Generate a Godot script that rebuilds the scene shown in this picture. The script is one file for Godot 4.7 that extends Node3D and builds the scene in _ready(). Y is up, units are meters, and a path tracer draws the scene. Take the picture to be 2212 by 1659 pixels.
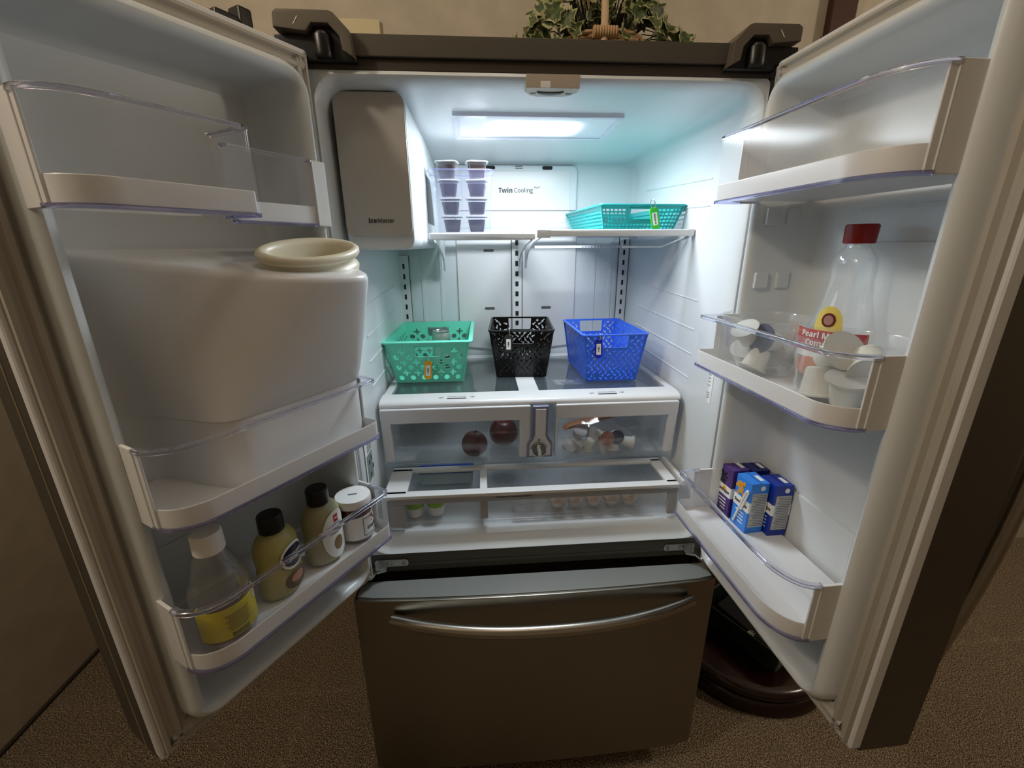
extends Node3D
# ---------------------------------------------------------------- mesh helper
class Geo:
	var v := PackedVector3Array()
	var t := PackedVector2Array()
	func solid(l: PackedVector3Array, uv := PackedVector2Array(), keep := false) -> Geo:
		var vol := 0.0
		var o: Vector3 = l[0]
		for i in range(0, l.size(), 3):
			vol += (l[i] - o).dot((l[i + 1] - o).cross(l[i + 2] - o))
		var n := l.size()
		var had := uv.size() == n
		for i in range(0, n, 3):
			var j := i + 1
			var k := i + 2
			if vol < 0.0 and not keep:
				j = i + 2
				k = i + 1
			v.append(l[i]); v.append(l[j]); v.append(l[k])
			if had:
				t.append(uv[i]); t.append(uv[j]); t.append(uv[k])
			else:
				t.append(Vector2.ZERO); t.append(Vector2.ZERO); t.append(Vector2.ZERO)
		return self
	func loft(r: Array, cap0 := true, cap1 := true, loop := false, xf := Transform3D()) -> Geo:
		var l := PackedVector3Array()
		var m: int = r[0].size()
		var cnt := r.size() if loop else r.size() - 1
		for a in cnt:
			var p: PackedVector3Array = r[a]
			var q: PackedVector3Array = r[(a + 1) % r.size()]
			for i in m:
				var j := (i + 1) % m
				l.append(p[i]); l.append(p[j]); l.append(q[j])
				l.append(p[i]); l.append(q[j]); l.append(q[i])
		if not loop:
			for e in 2:
				if (e == 0 and cap0) or (e == 1 and cap1):
					var p: PackedVector3Array = r[0] if e == 0 else r[r.size() - 1]
					var c := Vector3.ZERO
					for x in p: c += x
					c /= m
					for i in m:
						var j := (i + 1) % m
						if e == 0:
							l.append(c); l.append(p[j]); l.append(p[i])
						else:
							l.append(c); l.append(p[i]); l.append(p[j])
		if xf != Transform3D(): l = xf * l
		return solid(l)
	func prism(poly: PackedVector2Array, h0: float, h1: float, xf := Transform3D(), bev := 0.0) -> Geo:
		var m := poly.size()
		var ar := 0.0
		for i in m: ar += poly[i].cross(poly[(i + 1) % m])
		if ar < 0.0: poly.reverse()
		var hs := [[h0, 0.0], [h1, 0.0]]
		if bev > 0.0:
			var s := 1.0 if h1 > h0 else -1.0
			hs = [[h0, bev], [h0 + s * bev * 0.3, bev * 0.3], [h0 + s * bev, 0.0], [h1 - s * bev, 0.0], [h1 - s * bev * 0.3, bev * 0.3], [h1, bev]]
		var rs := []
		for h in hs:
			var pp := inset(poly, h[1]) if h[1] > 0.0 else poly
			var ring := PackedVector3Array()
			for p in pp: ring.append(Vector3(p.x, p.y, h[0]))
			rs.append(ring)
		var l := PackedVector3Array()
		for a in rs.size() - 1:
			for i in m:
				var j := (i + 1) % m
				l.append(rs[a][i]); l.append(rs[a][j]); l.append(rs[a + 1][j])
				l.append(rs[a][i]); l.append(rs[a + 1][j]); l.append(rs[a + 1][i])
		var idx := Geometry2D.triangulate_polygon(inset(poly, bev) if bev > 0.0 else poly)
		var e: PackedVector3Array = rs[rs.size() - 1]
		for i in range(0, idx.size(), 3):
			var a := idx[i]
			var b := idx[i + 1]
			var c := idx[i + 2]
			if (poly[b] - poly[a]).cross(poly[c] - poly[a]) < 0.0:
				var s2 := b; b = c; c = s2
			l.append(e[a]); l.append(e[b]); l.append(e[c])
			l.append(rs[0][a]); l.append(rs[0][c]); l.append(rs[0][b])
		if xf != Transform3D(): l = xf * l
		return solid(l)
	static func inset(poly: PackedVector2Array, d: float) -> PackedVector2Array:
		var o := PackedVector2Array()
		var m := poly.size()
		for i in m:
			var a := (poly[i] - poly[(i + m - 1) % m]).normalized()
			var b := (poly[(i + 1) % m] - poly[i]).normalized()
			var na := Vector2(-a.y, a.x)
			var nb := Vector2(-b.y, b.x)
			var k := (na + nb)
			k = k / maxf(0.35, 1.0 + na.dot(nb))
			o.append(poly[i] + k * d)
		return o
	func box(a: Vector3, b: Vector3, r := 0.0, xf := Transform3D()) -> Geo:
		var lo := a.min(b)
		var hi := a.max(b)
		var c := (lo + hi) / 2
		var s := hi - lo
		var q := minf(r, minf(s.x, minf(s.y, s.z)) * 0.49)
		var base := Transform3D(Basis(), c)
		var u := s
		if s.x <= s.y and s.x <= s.z:
			base.basis = Basis(Vector3(0, 0, -1), Vector3(0, 1, 0), Vector3(1, 0, 0)); u = Vector3(s.z, s.y, s.x)
		elif s.y <= s.x and s.y <= s.z:
			base.basis = Basis(Vector3(1, 0, 0), Vector3(0, 0, -1), Vector3(0, 1, 0)); u = Vector3(s.x, s.z, s.y)
		var pl := Geo.rr(u.x, u.y, q, 2) if q > 0.0 else PackedVector2Array([Vector2(-u.x, -u.y) / 2, Vector2(u.x, -u.y) / 2, Vector2(u.x, u.y) / 2, Vector2(-u.x, u.y) / 2])
		return prism(pl, -u.z / 2, u.z / 2, xf * base, q * 0.7)
	static func rr(w: float, h: float, r: float, seg := 4) -> PackedVector2Array:
		var o := PackedVector2Array()
		for k in 4:
			var c := Vector2((w / 2 - r) * (1 if k == 0 or k == 3 else -1), (h / 2 - r) * (1 if k < 2 else -1))
			for i in seg + 1:
				var a := PI / 2 * (k + float(i) / seg)
				o.append(c + Vector2(cos(a), sin(a)) * r)
		return o
	func lathe(p: Array, seg := 32, xf := Transform3D(), sx := 1.0, sz := 1.0) -> Geo:
		var rs := []
		for q in p:
			var ring := PackedVector3Array()
			for i in seg:
				var a := TAU * i / seg
				ring.append(Vector3(cos(a) * q[0] * sx, q[1], sin(a) * q[0] * sz))
			rs.append(ring)
		if p[0][0] == p[p.size() - 1][0] and p[0][1] == p[p.size() - 1][1] and p[0][0] > 1e-6:
			rs.pop_back()
			return loft(rs, false, false, true, xf)
		return loft(rs, p[0][0] > 1e-6, p[p.size() - 1][0] > 1e-6, false, xf)
	func tube(path: Array, r, seg := 8, xf := Transform3D()) -> Geo:
		var rs := []
		var up := Vector3(0.31, 0.9, 0.17).normalized()
		var n := path.size()
		for i in n:
			var d: Vector3 = (path[mini(i + 1, n - 1)] - path[maxi(i - 1, 0)]).normalized()
			var s := d.cross(up)
			if s.length() < 0.1: s = d.cross(Vector3(1, 0, 0))
			s = s.normalized()
			up = s.cross(d).normalized()
			var rad: float = r[i] if r is Array else r
			var ring := PackedVector3Array()
			for k in seg:
				var a := TAU * k / seg
				ring.append(path[i] + (s * cos(a) + up * sin(a)) * rad)
			rs.append(ring)
		return loft(rs, true, true, false, xf)
	# prof: (outward offset, y); path: plan (x, z)
	func sweep(path: PackedVector2Array, prof: PackedVector2Array, closed := false, flip := 1.0, xf := Transform3D()) -> Geo:
		var rs := []
		var n := path.size()
		for i in n:
			var a: Vector2
			var b: Vector2
			if closed:
				a = (path[i] - path[(i + n - 1) % n]).normalized(); b = (path[(i + 1) % n] - path[i]).normalized()
			else:
				a = (path[i] - path[maxi(i - 1, 0)]).normalized() if i > 0 else (path[1] - path[0]).normalized()
				b = (path[i + 1] - path[i]).normalized() if i < n - 1 else a
			var na := Vector2(-a.y, a.x)
			var nb := Vector2(-b.y, b.x)
			var k := (na + nb) / maxf(0.5, 1.0 + na.dot(nb)) * flip
			var ring := PackedVector3Array()
			for p in prof: ring.append(Vector3(path[i].x + k.x * p.x, p.y, path[i].y + k.y * p.x))
			rs.append(ring)
		return loft(rs, true, true, closed, xf)
	func add(arr: Array, xf := Transform3D()) -> Geo:
		var p: PackedVector3Array = arr[Mesh.ARRAY_VERTEX]
		var l := PackedVector3Array()
		if arr[Mesh.ARRAY_INDEX] != null and arr[Mesh.ARRAY_INDEX].size():
			for i in arr[Mesh.ARRAY_INDEX]: l.append(p[i])
		else: l = p.duplicate()
		for i in range(0, l.size(), 3):
			var s := l[i + 1]; l[i + 1] = l[i + 2]; l[i + 2] = s
		l = xf * l
		return solid(l, PackedVector2Array(), true)
	func mesh(crease := 38.0) -> ArrayMesh:
		var n := v.size()
		var fn := PackedVector3Array()
		var by := {}
		var keys := []
		for i in range(0, n, 3):
			fn.append((v[i + 1] - v[i]).cross(v[i + 2] - v[i]))
		for i in n:
			var key := Vector3i((v[i] * 20000.0).round())
			keys.append(key)
			if by.has(key): by[key].append(i / 3)
			else: by[key] = PackedInt32Array([i / 3])
		var lim := cos(deg_to_rad(crease))
		var nn := PackedVector3Array()
		var vv := PackedVector3Array()
		var tt := PackedVector2Array()
		nn.resize(n); vv.resize(n); tt.resize(n)
		for i in n:
			var f := fn[i / 3]
			var fl := f.normalized()
			var s := Vector3.ZERO
			for g in by[keys[i]]:
				var gn := fn[g]
				if gn.normalized().dot(fl) > lim: s += gn
			if s.length_squared() < 1e-24: s = f if f.length_squared() > 0 else Vector3.UP
			var k := i - i % 3
			var w := i % 3
			var at := k + (0 if w == 0 else 3 - w)
			nn[at] = s.normalized(); vv[at] = v[i]; tt[at] = t[i]
		var a := []
		a.resize(Mesh.ARRAY_MAX)
		a[Mesh.ARRAY_VERTEX] = vv; a[Mesh.ARRAY_NORMAL] = nn; a[Mesh.ARRAY_TEX_UV] = tt
		var m := ArrayMesh.new()
		m.add_surface_from_arrays(Mesh.PRIMITIVE_TRIANGLES, a)
		return m

# ---------------------------------------------------------------- scene helpers
var used := {}
var rng := RandomNumberGenerator.new()
var mats := {}
var SF: SystemFont
var SB: SystemFont

func numbered(s: String) -> String:
	used[s] = used.get(s, 0) + 1
	return s if used[s] == 1 else "%s_%03d" % [s, used[s] - 1]

func tag(o: Node3D, label: String, category: String, group := "") -> Node3D:
	o.set_meta("label", label); o.set_meta("category", category)
	if group: o.set_meta("group", group)
	return o

func thing(called: String, label: String, category: String, xf := Transform3D(), group := "") -> Node3D:
	var o := Node3D.new()
	o.name = numbered(called); add_child(o); o.transform = xf
	return tag(o, label, category, group)

func obj(called: String, g, m: Material, parent: Node3D, label := "", xf := Transform3D(), crease := 38.0) -> MeshInstance3D:
	var o := MeshInstance3D.new()
	o.mesh = g.mesh(crease) if g is Geo else g
	o.material_override = m
	o.name = called if parent != self else numbered(called)
	if parent != self:
		var k := 1
		while parent.has_node(NodePath(o.name)):
			o.name = "%s_%03d" % [called, k]; k += 1
	parent.add_child(o, true)
	o.transform = xf
	o.cast_shadow = GeometryInstance3D.SHADOW_CASTING_SETTING_ON
	if label: o.set_meta("label", label)
	return o

func struct(called: String, g: Geo, m: Material) -> MeshInstance3D:
	var o := obj(called, g, m, self)
	o.name = called
	o.set_meta("kind", "structure")
	return o

func copy(o: Node3D, xf: Transform3D, label := "") -> Node3D:
	var c: Node3D = o.duplicate()
	c.name = numbered(str(o.name).rstrip("0123456789").rstrip("_")); add_child(c); c.transform = xf
	if label: c.set_meta("label", label)
	return c

func T(x: float, y: float, z: float, ry := 0.0) -> Transform3D:
	return Transform3D(Basis(Vector3.UP, ry), Vector3(x, y, z))

func E(deg: Vector3, p: Vector3) -> Transform3D:
	return Transform3D(Basis.from_euler(deg * PI / 180.0), p)

func mat(key: String, c: Color, rough := 0.5, metal := 0.0, spec := 0.5) -> StandardMaterial3D:
	if mats.has(key): return mats[key]
	var m := StandardMaterial3D.new()
	m.resource_name = key; m.albedo_color = c; m.roughness = rough; m.metallic = metal; m.metallic_specular = spec
	mats[key] = m
	return m

func pane(key: String, c: Color, alpha: float, rough := 0.05, spec := 0.5) -> StandardMaterial3D:
	var m := mat(key, Color(c.r, c.g, c.b, alpha), rough, 0.0, spec)
	m.transparency = BaseMaterial3D.TRANSPARENCY_ALPHA
	return m

func noise_tex(seed_: int, freq: float, c0: Color, c1: Color, size := 512, octaves := 4, kind := FastNoiseLite.TYPE_SIMPLEX_SMOOTH) -> NoiseTexture2D:
	var n := FastNoiseLite.new()
	n.seed = seed_; n.frequency = freq; n.fractal_octaves = octaves; n.noise_type = kind
	var x := NoiseTexture2D.new()
	x.width = size; x.height = size; x.seamless = true; x.noise = n
	var g := Gradient.new()
	g.set_color(0, c0); g.set_color(1, c1); g.set_offset(0, 0.25); g.set_offset(1, 0.75)
	x.color_ramp = g
	return x

# text as thin solid lettering, centred, facing +z, with a given width
func text(s: String, width: float, bold := false, depth := 0.0006, font: Font = null) -> Geo:
	var tm := TextMesh.new()
	tm.text = s; tm.font = font if font else (SB if bold else SF); tm.font_size = 48; tm.pixel_size = 0.01; tm.depth = 0.02; tm.curve_step = 2.0
	var a := tm.get_mesh_arrays()
	var p: PackedVector3Array = a[Mesh.ARRAY_VERTEX]
	var g := Geo.new()
	if p.is_empty(): return g.box(Vector3(-width / 2, 0, 0), Vector3(width / 2, 0.001, depth))
	var lo := p[0]
	var hi := p[0]
	for q in p:
		lo = lo.min(q); hi = hi.max(q)
	var k := width / (hi.x - lo.x)
	var c := (lo + hi) / 2
	return g.add(a, Transform3D(Basis.from_scale(Vector3(k, k, depth / 0.02)), Vector3(-c.x * k, -c.y * k, depth / 2)))

# wraps geometry in x round a vertical cylinder of radius r (front at +z)
func bend(g: Geo, r: float, sz := 1.0) -> Geo:
	for i in g.v.size():
		var p := g.v[i]
		var a := p.x / r
		g.v[i] = Vector3(sin(a) * (r + p.z), p.y, cos(a) * (r + p.z) * sz)
	return g

# a sheet w x h cut in small quads (so that it can be bent), dz thick
func sheet(w: float, h: float, dz := 0.0004, nx := 12, ny := 1, z0 := 0.0, ell := false) -> Geo:
	var g := Geo.new()
	var poly := []
	for i in nx + 1:
		var x := (float(i) / nx - 0.5)
		var hh := h / 2
		if ell: hh = h / 2 * sqrt(maxf(0.0004, 1.0 - 4.0 * x * x))
		poly.append([x * w, hh])
	var l := PackedVector3Array()
	for i in nx:
		var a = poly[i]
		var b = poly[i + 1]
		var q := [Vector3(a[0], -a[1], z0), Vector3(b[0], -b[1], z0), Vector3(b[0], b[1], z0), Vector3(a[0], a[1], z0)]
		var f := []
		for p in q: f.append(p + Vector3(0, 0, dz))
		for s in [[f[0], f[1], f[2], f[3]], [q[3], q[2], q[1], q[0]], [q[0], q[1], f[1], f[0]], [f[3], f[2], q[2], q[3]]]:
			l.append_array([s[0], s[1], s[2], s[0], s[2], s[3]])
		if i == 0: l.append_array([q[0], f[0], f[3], q[0], f[3], q[3]])
		if i == nx - 1: l.append_array([q[1], q[2], f[2], q[1], f[2], f[1]])
	return g.solid(l)

# perforated panel: holes on a diamond lattice of nx x ny steps; mapper puts (a, b, depth) in space; gap is an opening left out
func perforate(g: Geo, nx: int, ny: int, hole: Callable, mapper: Callable, gap: Rect2, square := false, n := 24) -> void:
	for iy in ny + 1:
		for ix in nx + 1:
			var c := Vector2(ix, iy)
			if square:
				if ix == nx or iy == ny: continue
				c += Vector2(0.5, 0.5)
			elif (ix + iy) % 2: continue
			var eps := 0.01
			if gap.size.x > 0 and c.x > gap.position.x + eps and c.x < gap.end.x - eps and c.y > gap.position.y + eps and c.y < gap.end.y - eps: continue
			var outer := PackedVector2Array()
			var inner := PackedVector2Array()
			for k in n:
				var a := TAU * k / n + (PI / 4 if square else 0.0)
				var d := Vector2(cos(a), sin(a))
				var s := 0.5 / maxf(absf(d.x), absf(d.y)) if square else 1.0 / (absf(d.x) + absf(d.y))
				var o := c + d * s
				o = o.clamp(Vector2.ZERO, Vector2(nx, ny))
				if gap.has_point(o):
					if c.y <= gap.position.y + eps: o.y = minf(o.y, gap.position.y)
					elif c.x <= gap.position.x + eps: o.x = minf(o.x, gap.position.x)
					elif c.x >= gap.end.x - eps: o.x = maxf(o.x, gap.end.x)
					else: o.y = maxf(o.y, gap.end.y)
				outer.append(o)
				inner.append(c + d * minf(hole.call(ix, iy, a), minf(s, (o - c).length()) * 0.93))
			var l := PackedVector3Array()
			for k in n:
				var j := (k + 1) % n
				if outer[k].is_equal_approx(c) and outer[j].is_equal_approx(c): continue
				var o0: Vector3 = mapper.call(outer[k].x / nx, outer[k].y / ny, 0.0)
				var o1: Vector3 = mapper.call(outer[j].x / nx, outer[j].y / ny, 0.0)
				var i0: Vector3 = mapper.call(inner[k].x / nx, inner[k].y / ny, 0.0)
				var i1: Vector3 = mapper.call(inner[j].x / nx, inner[j].y / ny, 0.0)
				var p0: Vector3 = mapper.call(outer[k].x / nx, outer[k].y / ny, 1.0)
				var p1: Vector3 = mapper.call(outer[j].x / nx, outer[j].y / ny, 1.0)
				var q0: Vector3 = mapper.call(inner[k].x / nx, inner[k].y / ny, 1.0)
				var q1: Vector3 = mapper.call(inner[j].x / nx, inner[j].y / ny, 1.0)
				l.append_array([o0, o1, i1, o0, i1, i0, p1, p0, q0, p1, q0, q1, i0, i1, q1, i0, q1, q0])
			if l.size(): g.solid(l)

# ---------------------------------------------------------------- frames of the two swung doors
const HINGE := {-1: [0.4168, 0.03, 0.5631], 1: [0.441, 0.03, 0.0326]}
func door_xf(s: int) -> Transform3D:
	var q = HINGE[s]
	var sn := sin(q[2])
	var cs := cos(q[2])
	var U := Vector3(s * sn, 0, cs)
	var N := Vector3(-s * cs, 0, sn)
	return Transform3D(Basis(U * s, Vector3.UP, N), Vector3(s * q[0], 0, q[1]))
# a place given by (distance from hinge, height, depth towards the food side); ry turns about y
func on_door(s: int, u: float, y: float, n: float, ry := 0.0) -> Transform3D:
	return door_xf(s) * Transform3D(Basis(Vector3.UP, ry), Vector3(s * u, y, n))

func arc(c: Vector2, rx: float, ry: float, a0: float, a1: float, n := 6) -> PackedVector2Array:
	var o := PackedVector2Array()
	for i in n + 1:
		var a := lerpf(a0, a1, float(i) / n)
		o.append(c + Vector2(cos(a) * rx, sin(a) * ry))
	return o

# ---------------------------------------------------------------- the scene
func _ready() -> void:
	# camera, exposure, lamps
	var yaw := deg_to_rad(4.11)
	var pit := deg_to_rad(17.8)
	var rol := deg_to_rad(-0.385)
	var f := Vector3(sin(yaw) * cos(pit), -sin(pit), -cos(yaw) * cos(pit))
	var r0 := Vector3(cos(yaw), 0, sin(yaw))
	var u0 := r0.cross(f)
	var r := r0 * cos(rol) + u0 * sin(rol)
	var u := -r0 * sin(rol) + u0 * cos(rol)
	var cam := Camera3D.new()
	cam.name = "camera"
	cam.fov = rad_to_deg(2.0 * atan(829.5 / 930.0))
	cam.near = 0.02; cam.far = 30.0
	cam.transform = Transform3D(Basis(r, u, -f), Vector3(-0.127, 1.5, 0.933))
	add_child(cam); cam.current = true
	var we := WorldEnvironment.new()
	we.name = "environment"
	var env := Environment.new()
	env.background_mode = Environment.BG_COLOR
	env.background_color = Color(0.0, 0.0, 0.0)
	env.tonemap_mode = Environment.TONE_MAPPER_LINEAR
	env.tonemap_exposure = EXPOSURE
	env.sdfgi_enabled = true; env.ssao_enabled = true; env.ssil_enabled = true
	we.environment = env
	add_child(we)
	var led := AreaLight3D.new()
	led.name = "led_panel_light"
	led.area_size = Vector2(0.33, 0.13)
	led.light_energy = LED; led.light_color = LED_COLOR
	led.area_range = 8.0; led.area_attenuation = 2.0
	led.shadow_enabled = true
	led.transform = Transform3D(Basis.from_euler(Vector3(-PI / 2 , 0, 0)), Vector3(0.016, 1.764, -0.24))
	add_child(led)
	for k in 3:
		var lamp := OmniLight3D.new()
		lamp.name = ["ceiling_lamp_light", "side_lamp_light", "rear_lamp_light"][k]
		lamp.light_energy = ROOM[k]; lamp.light_color = ROOM_COLOR
		lamp.light_size = 0.09
		lamp.omni_range = 9.0; lamp.omni_attenuation = 2.0
		lamp.shadow_enabled = true
		lamp.position = LAMP_AT[k]
		add_child(lamp)
	rng.seed = 7
	SF = SystemFont.new(); SF.font_names = PackedStringArray(["Droid Sans"])
	SB = SystemFont.new(); SB.font_names = PackedStringArray(["Droid Sans"]); SB.font_weight = 700
	materials()
	room()
	fridge()
	doors()
	interior_fittings()
	door_bins()
	shelf_things()
	drawer_things()
	door_things()
	outside_things()

const EXPOSURE := 1.0
const LED := 0.64
const LED_COLOR := Color(0.93, 0.97, 1.0)
const ROOM := [0.09, 0.9, 0.85]
const ROOM_COLOR := Color(1.0, 0.94, 0.86)
const LAMP_AT := [Vector3(0.05, 2.8, 0.5), Vector3(2.3, 2.0, 0.3), Vector3(-1.4, 2.6, 0.85)]

func materials() -> void:
	var w := mat("liner_white", Color(0.84, 0.86, 0.87), 0.3, 0.0, 0.5)
	mat("plastic_white", Color(0.87, 0.87, 0.87), 0.28)
	mat("plastic_grey", Color(0.84, 0.84, 0.85), 0.35)
	mat("gasket", Color(0.66, 0.64, 0.60), 0.55)
	mat("panel_beige", Color(0.72, 0.71, 0.69), 0.4)
	mat("cream", Color(0.87, 0.84, 0.74), 0.35)
	mat("black_plastic", Color(0.02, 0.02, 0.025), 0.35)
	mat("slot", Color(0.05, 0.055, 0.06), 0.7)
	mat("vent_grey", Color(0.36, 0.37, 0.36), 0.6)
	mat("print_black", Color(0.06, 0.07, 0.08), 0.6)
	mat("print_grey", Color(0.35, 0.36, 0.38), 0.6)
	mat("print_white", Color(0.93, 0.93, 0.92), 0.5)
	mat("chrome", Color(0.8, 0.8, 0.79), 0.18, 1.0)
	mat("dark_trim", Color(0.33, 0.31, 0.28), 0.45, 0.3)
	mat("case_grey", Color(0.27, 0.26, 0.25), 0.5, 0.2)
	mat("door_edge", Color(0.36, 0.34, 0.31), 0.4, 0.7)
	var st := mat("steel", Color(0.56, 0.54, 0.5), 0.34, 1.0)
	st.normal_enabled = false
	st.roughness_texture = noise_tex(3, 0.012, Color(0.9, 0.9, 0.9), Color(1, 1, 1), 256, 3)
	st.uv1_triplanar = true; st.uv1_scale = Vector3(1.2, 1.2, 1.2)
	mat("steel_satin", Color(0.68, 0.66, 0.62), 0.24, 1.0)
	mat("grey_top", Color(0.52, 0.53, 0.52), 0.45, 0.1)
	pane("clear", Color(0.93, 0.94, 0.98), 0.03, 0.14, 0.2)
	pane("cup_clear", Color(0.9, 0.9, 0.92), 0.012, 0.08, 0.5)
	pane("clear_window", Color(0.9, 0.93, 0.97), 0.012, 0.05, 0.4)
	for q in [["clear_edge", Color(0.80, 0.80, 0.97, 0.06)], ["clear_rim", Color(0.93, 0.93, 0.99, 0.03)], ["clear_white", Color(0.95, 0.95, 0.95, 0.12)]]:
		var rf := mat(q[0], q[1], 0.03)
		rf.refraction_enabled = true; rf.refraction_scale = 0.05
	pane("clear_cloudy", Color(0.9, 0.93, 0.95), 0.06, 0.15, 0.5)
	pane("glass_shelf", Color(0.55, 0.66, 0.66), 0.05, 0.03, 0.5)
	pane("tub_clear", Color(0.92, 0.93, 0.93), 0.05, 0.08, 0.5)
	pane("pet", Color(0.9, 0.92, 0.92), 0.02, 0.05, 0.5)
	pane("bag_film", Color(0.95, 0.95, 0.95), 0.03, 0.06, 0.6)
	pane("smoke_glass", Color(0.40, 0.46, 0.48), 0.14, 0.05, 0.5)

func room() -> void:
	var wall := mat("wall_paint", Color(0.72, 0.68, 0.61), 0.85)
	wall.heightmap_enabled = false
	wall.albedo_texture = noise_tex(11, 0.03, Color(0.95, 0.95, 0.95), Color(1, 1, 1), 256, 4)
	wall.uv1_triplanar = true; wall.uv1_world_triplanar = true
	var carpet := mat("carpet", Color(0.93, 0.86, 0.76), 1.0, 0.0, 0.1)
	carpet.albedo_texture = noise_tex(5, 0.09, Color(0.45, 0.42, 0.38), Color(1, 0.98, 0.95), 1024, 5)
	carpet.uv1_triplanar = true; carpet.uv1_world_triplanar = true; carpet.uv1_scale = Vector3.ONE * 1.9
	carpet.heightmap_enabled = true; carpet.heightmap_scale = 1.2
	carpet.heightmap_texture = noise_tex(8, 0.12, Color.BLACK, Color.WHITE, 1024, 4)
	var x0 := -1.66
	var x1 := 3.0
	var z0 := -0.8
	var z1 := 3.4
	var H := 3.0
	struct("floor", Geo.new().box(Vector3(x0 - 0.1, -0.1, z0 - 0.1), Vector3(x1 + 0.1, 0, z1 + 0.1)), carpet)
	struct("ceiling", Geo.new().box(Vector3(x0 - 0.1, H, z0 - 0.1), Vector3(x1 + 0.1, H + 0.1, z1 + 0.1)), mat("ceiling_paint", Color(0.8, 0.78, 0.74), 0.9))
	struct("wall_back", Geo.new().box(Vector3(x0 - 0.1, 0, z0 - 0.1), Vector3(x1 + 0.1, H, z0)), wall)
	struct("wall_left", Geo.new().box(Vector3(x0 - 0.1, 0, z0), Vector3(x0, H, z1)), wall)
	struct("wall_right", Geo.new().box(Vector3(x1, 0, z0), Vector3(x1 + 0.1, H, z1)), wall)
	struct("wall_front", Geo.new().box(Vector3(x0 - 0.1, 0, z1), Vector3(x1 + 0.1, H, z1 + 0.1)), wall)
	struct("trim_1", Geo.new().box(Vector3(1.1, 0, z0), Vector3(1.19, 2.42, z0 + 0.03), 0.005), mat("wood_trim", Color(0.24, 0.12, 0.07), 0.4))
	struct("baseboard_left", Geo.new().box(Vector3(x0, 0, z0), Vector3(x0 + 0.012, 0.012, z1), 0.003), mat("base_dark", Color(0.2, 0.17, 0.13), 0.6))

func fridge_ring(xl: float, xr: float, yb: float, yt: float, r: float, z: float) -> PackedVector3Array:
	var o := PackedVector3Array()
	for p in Geo.rr(xr - xl, yt - yb, r, 6): o.append(Vector3(p.x + (xl + xr) / 2, p.y + (yb + yt) / 2, z))
	return o

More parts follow.
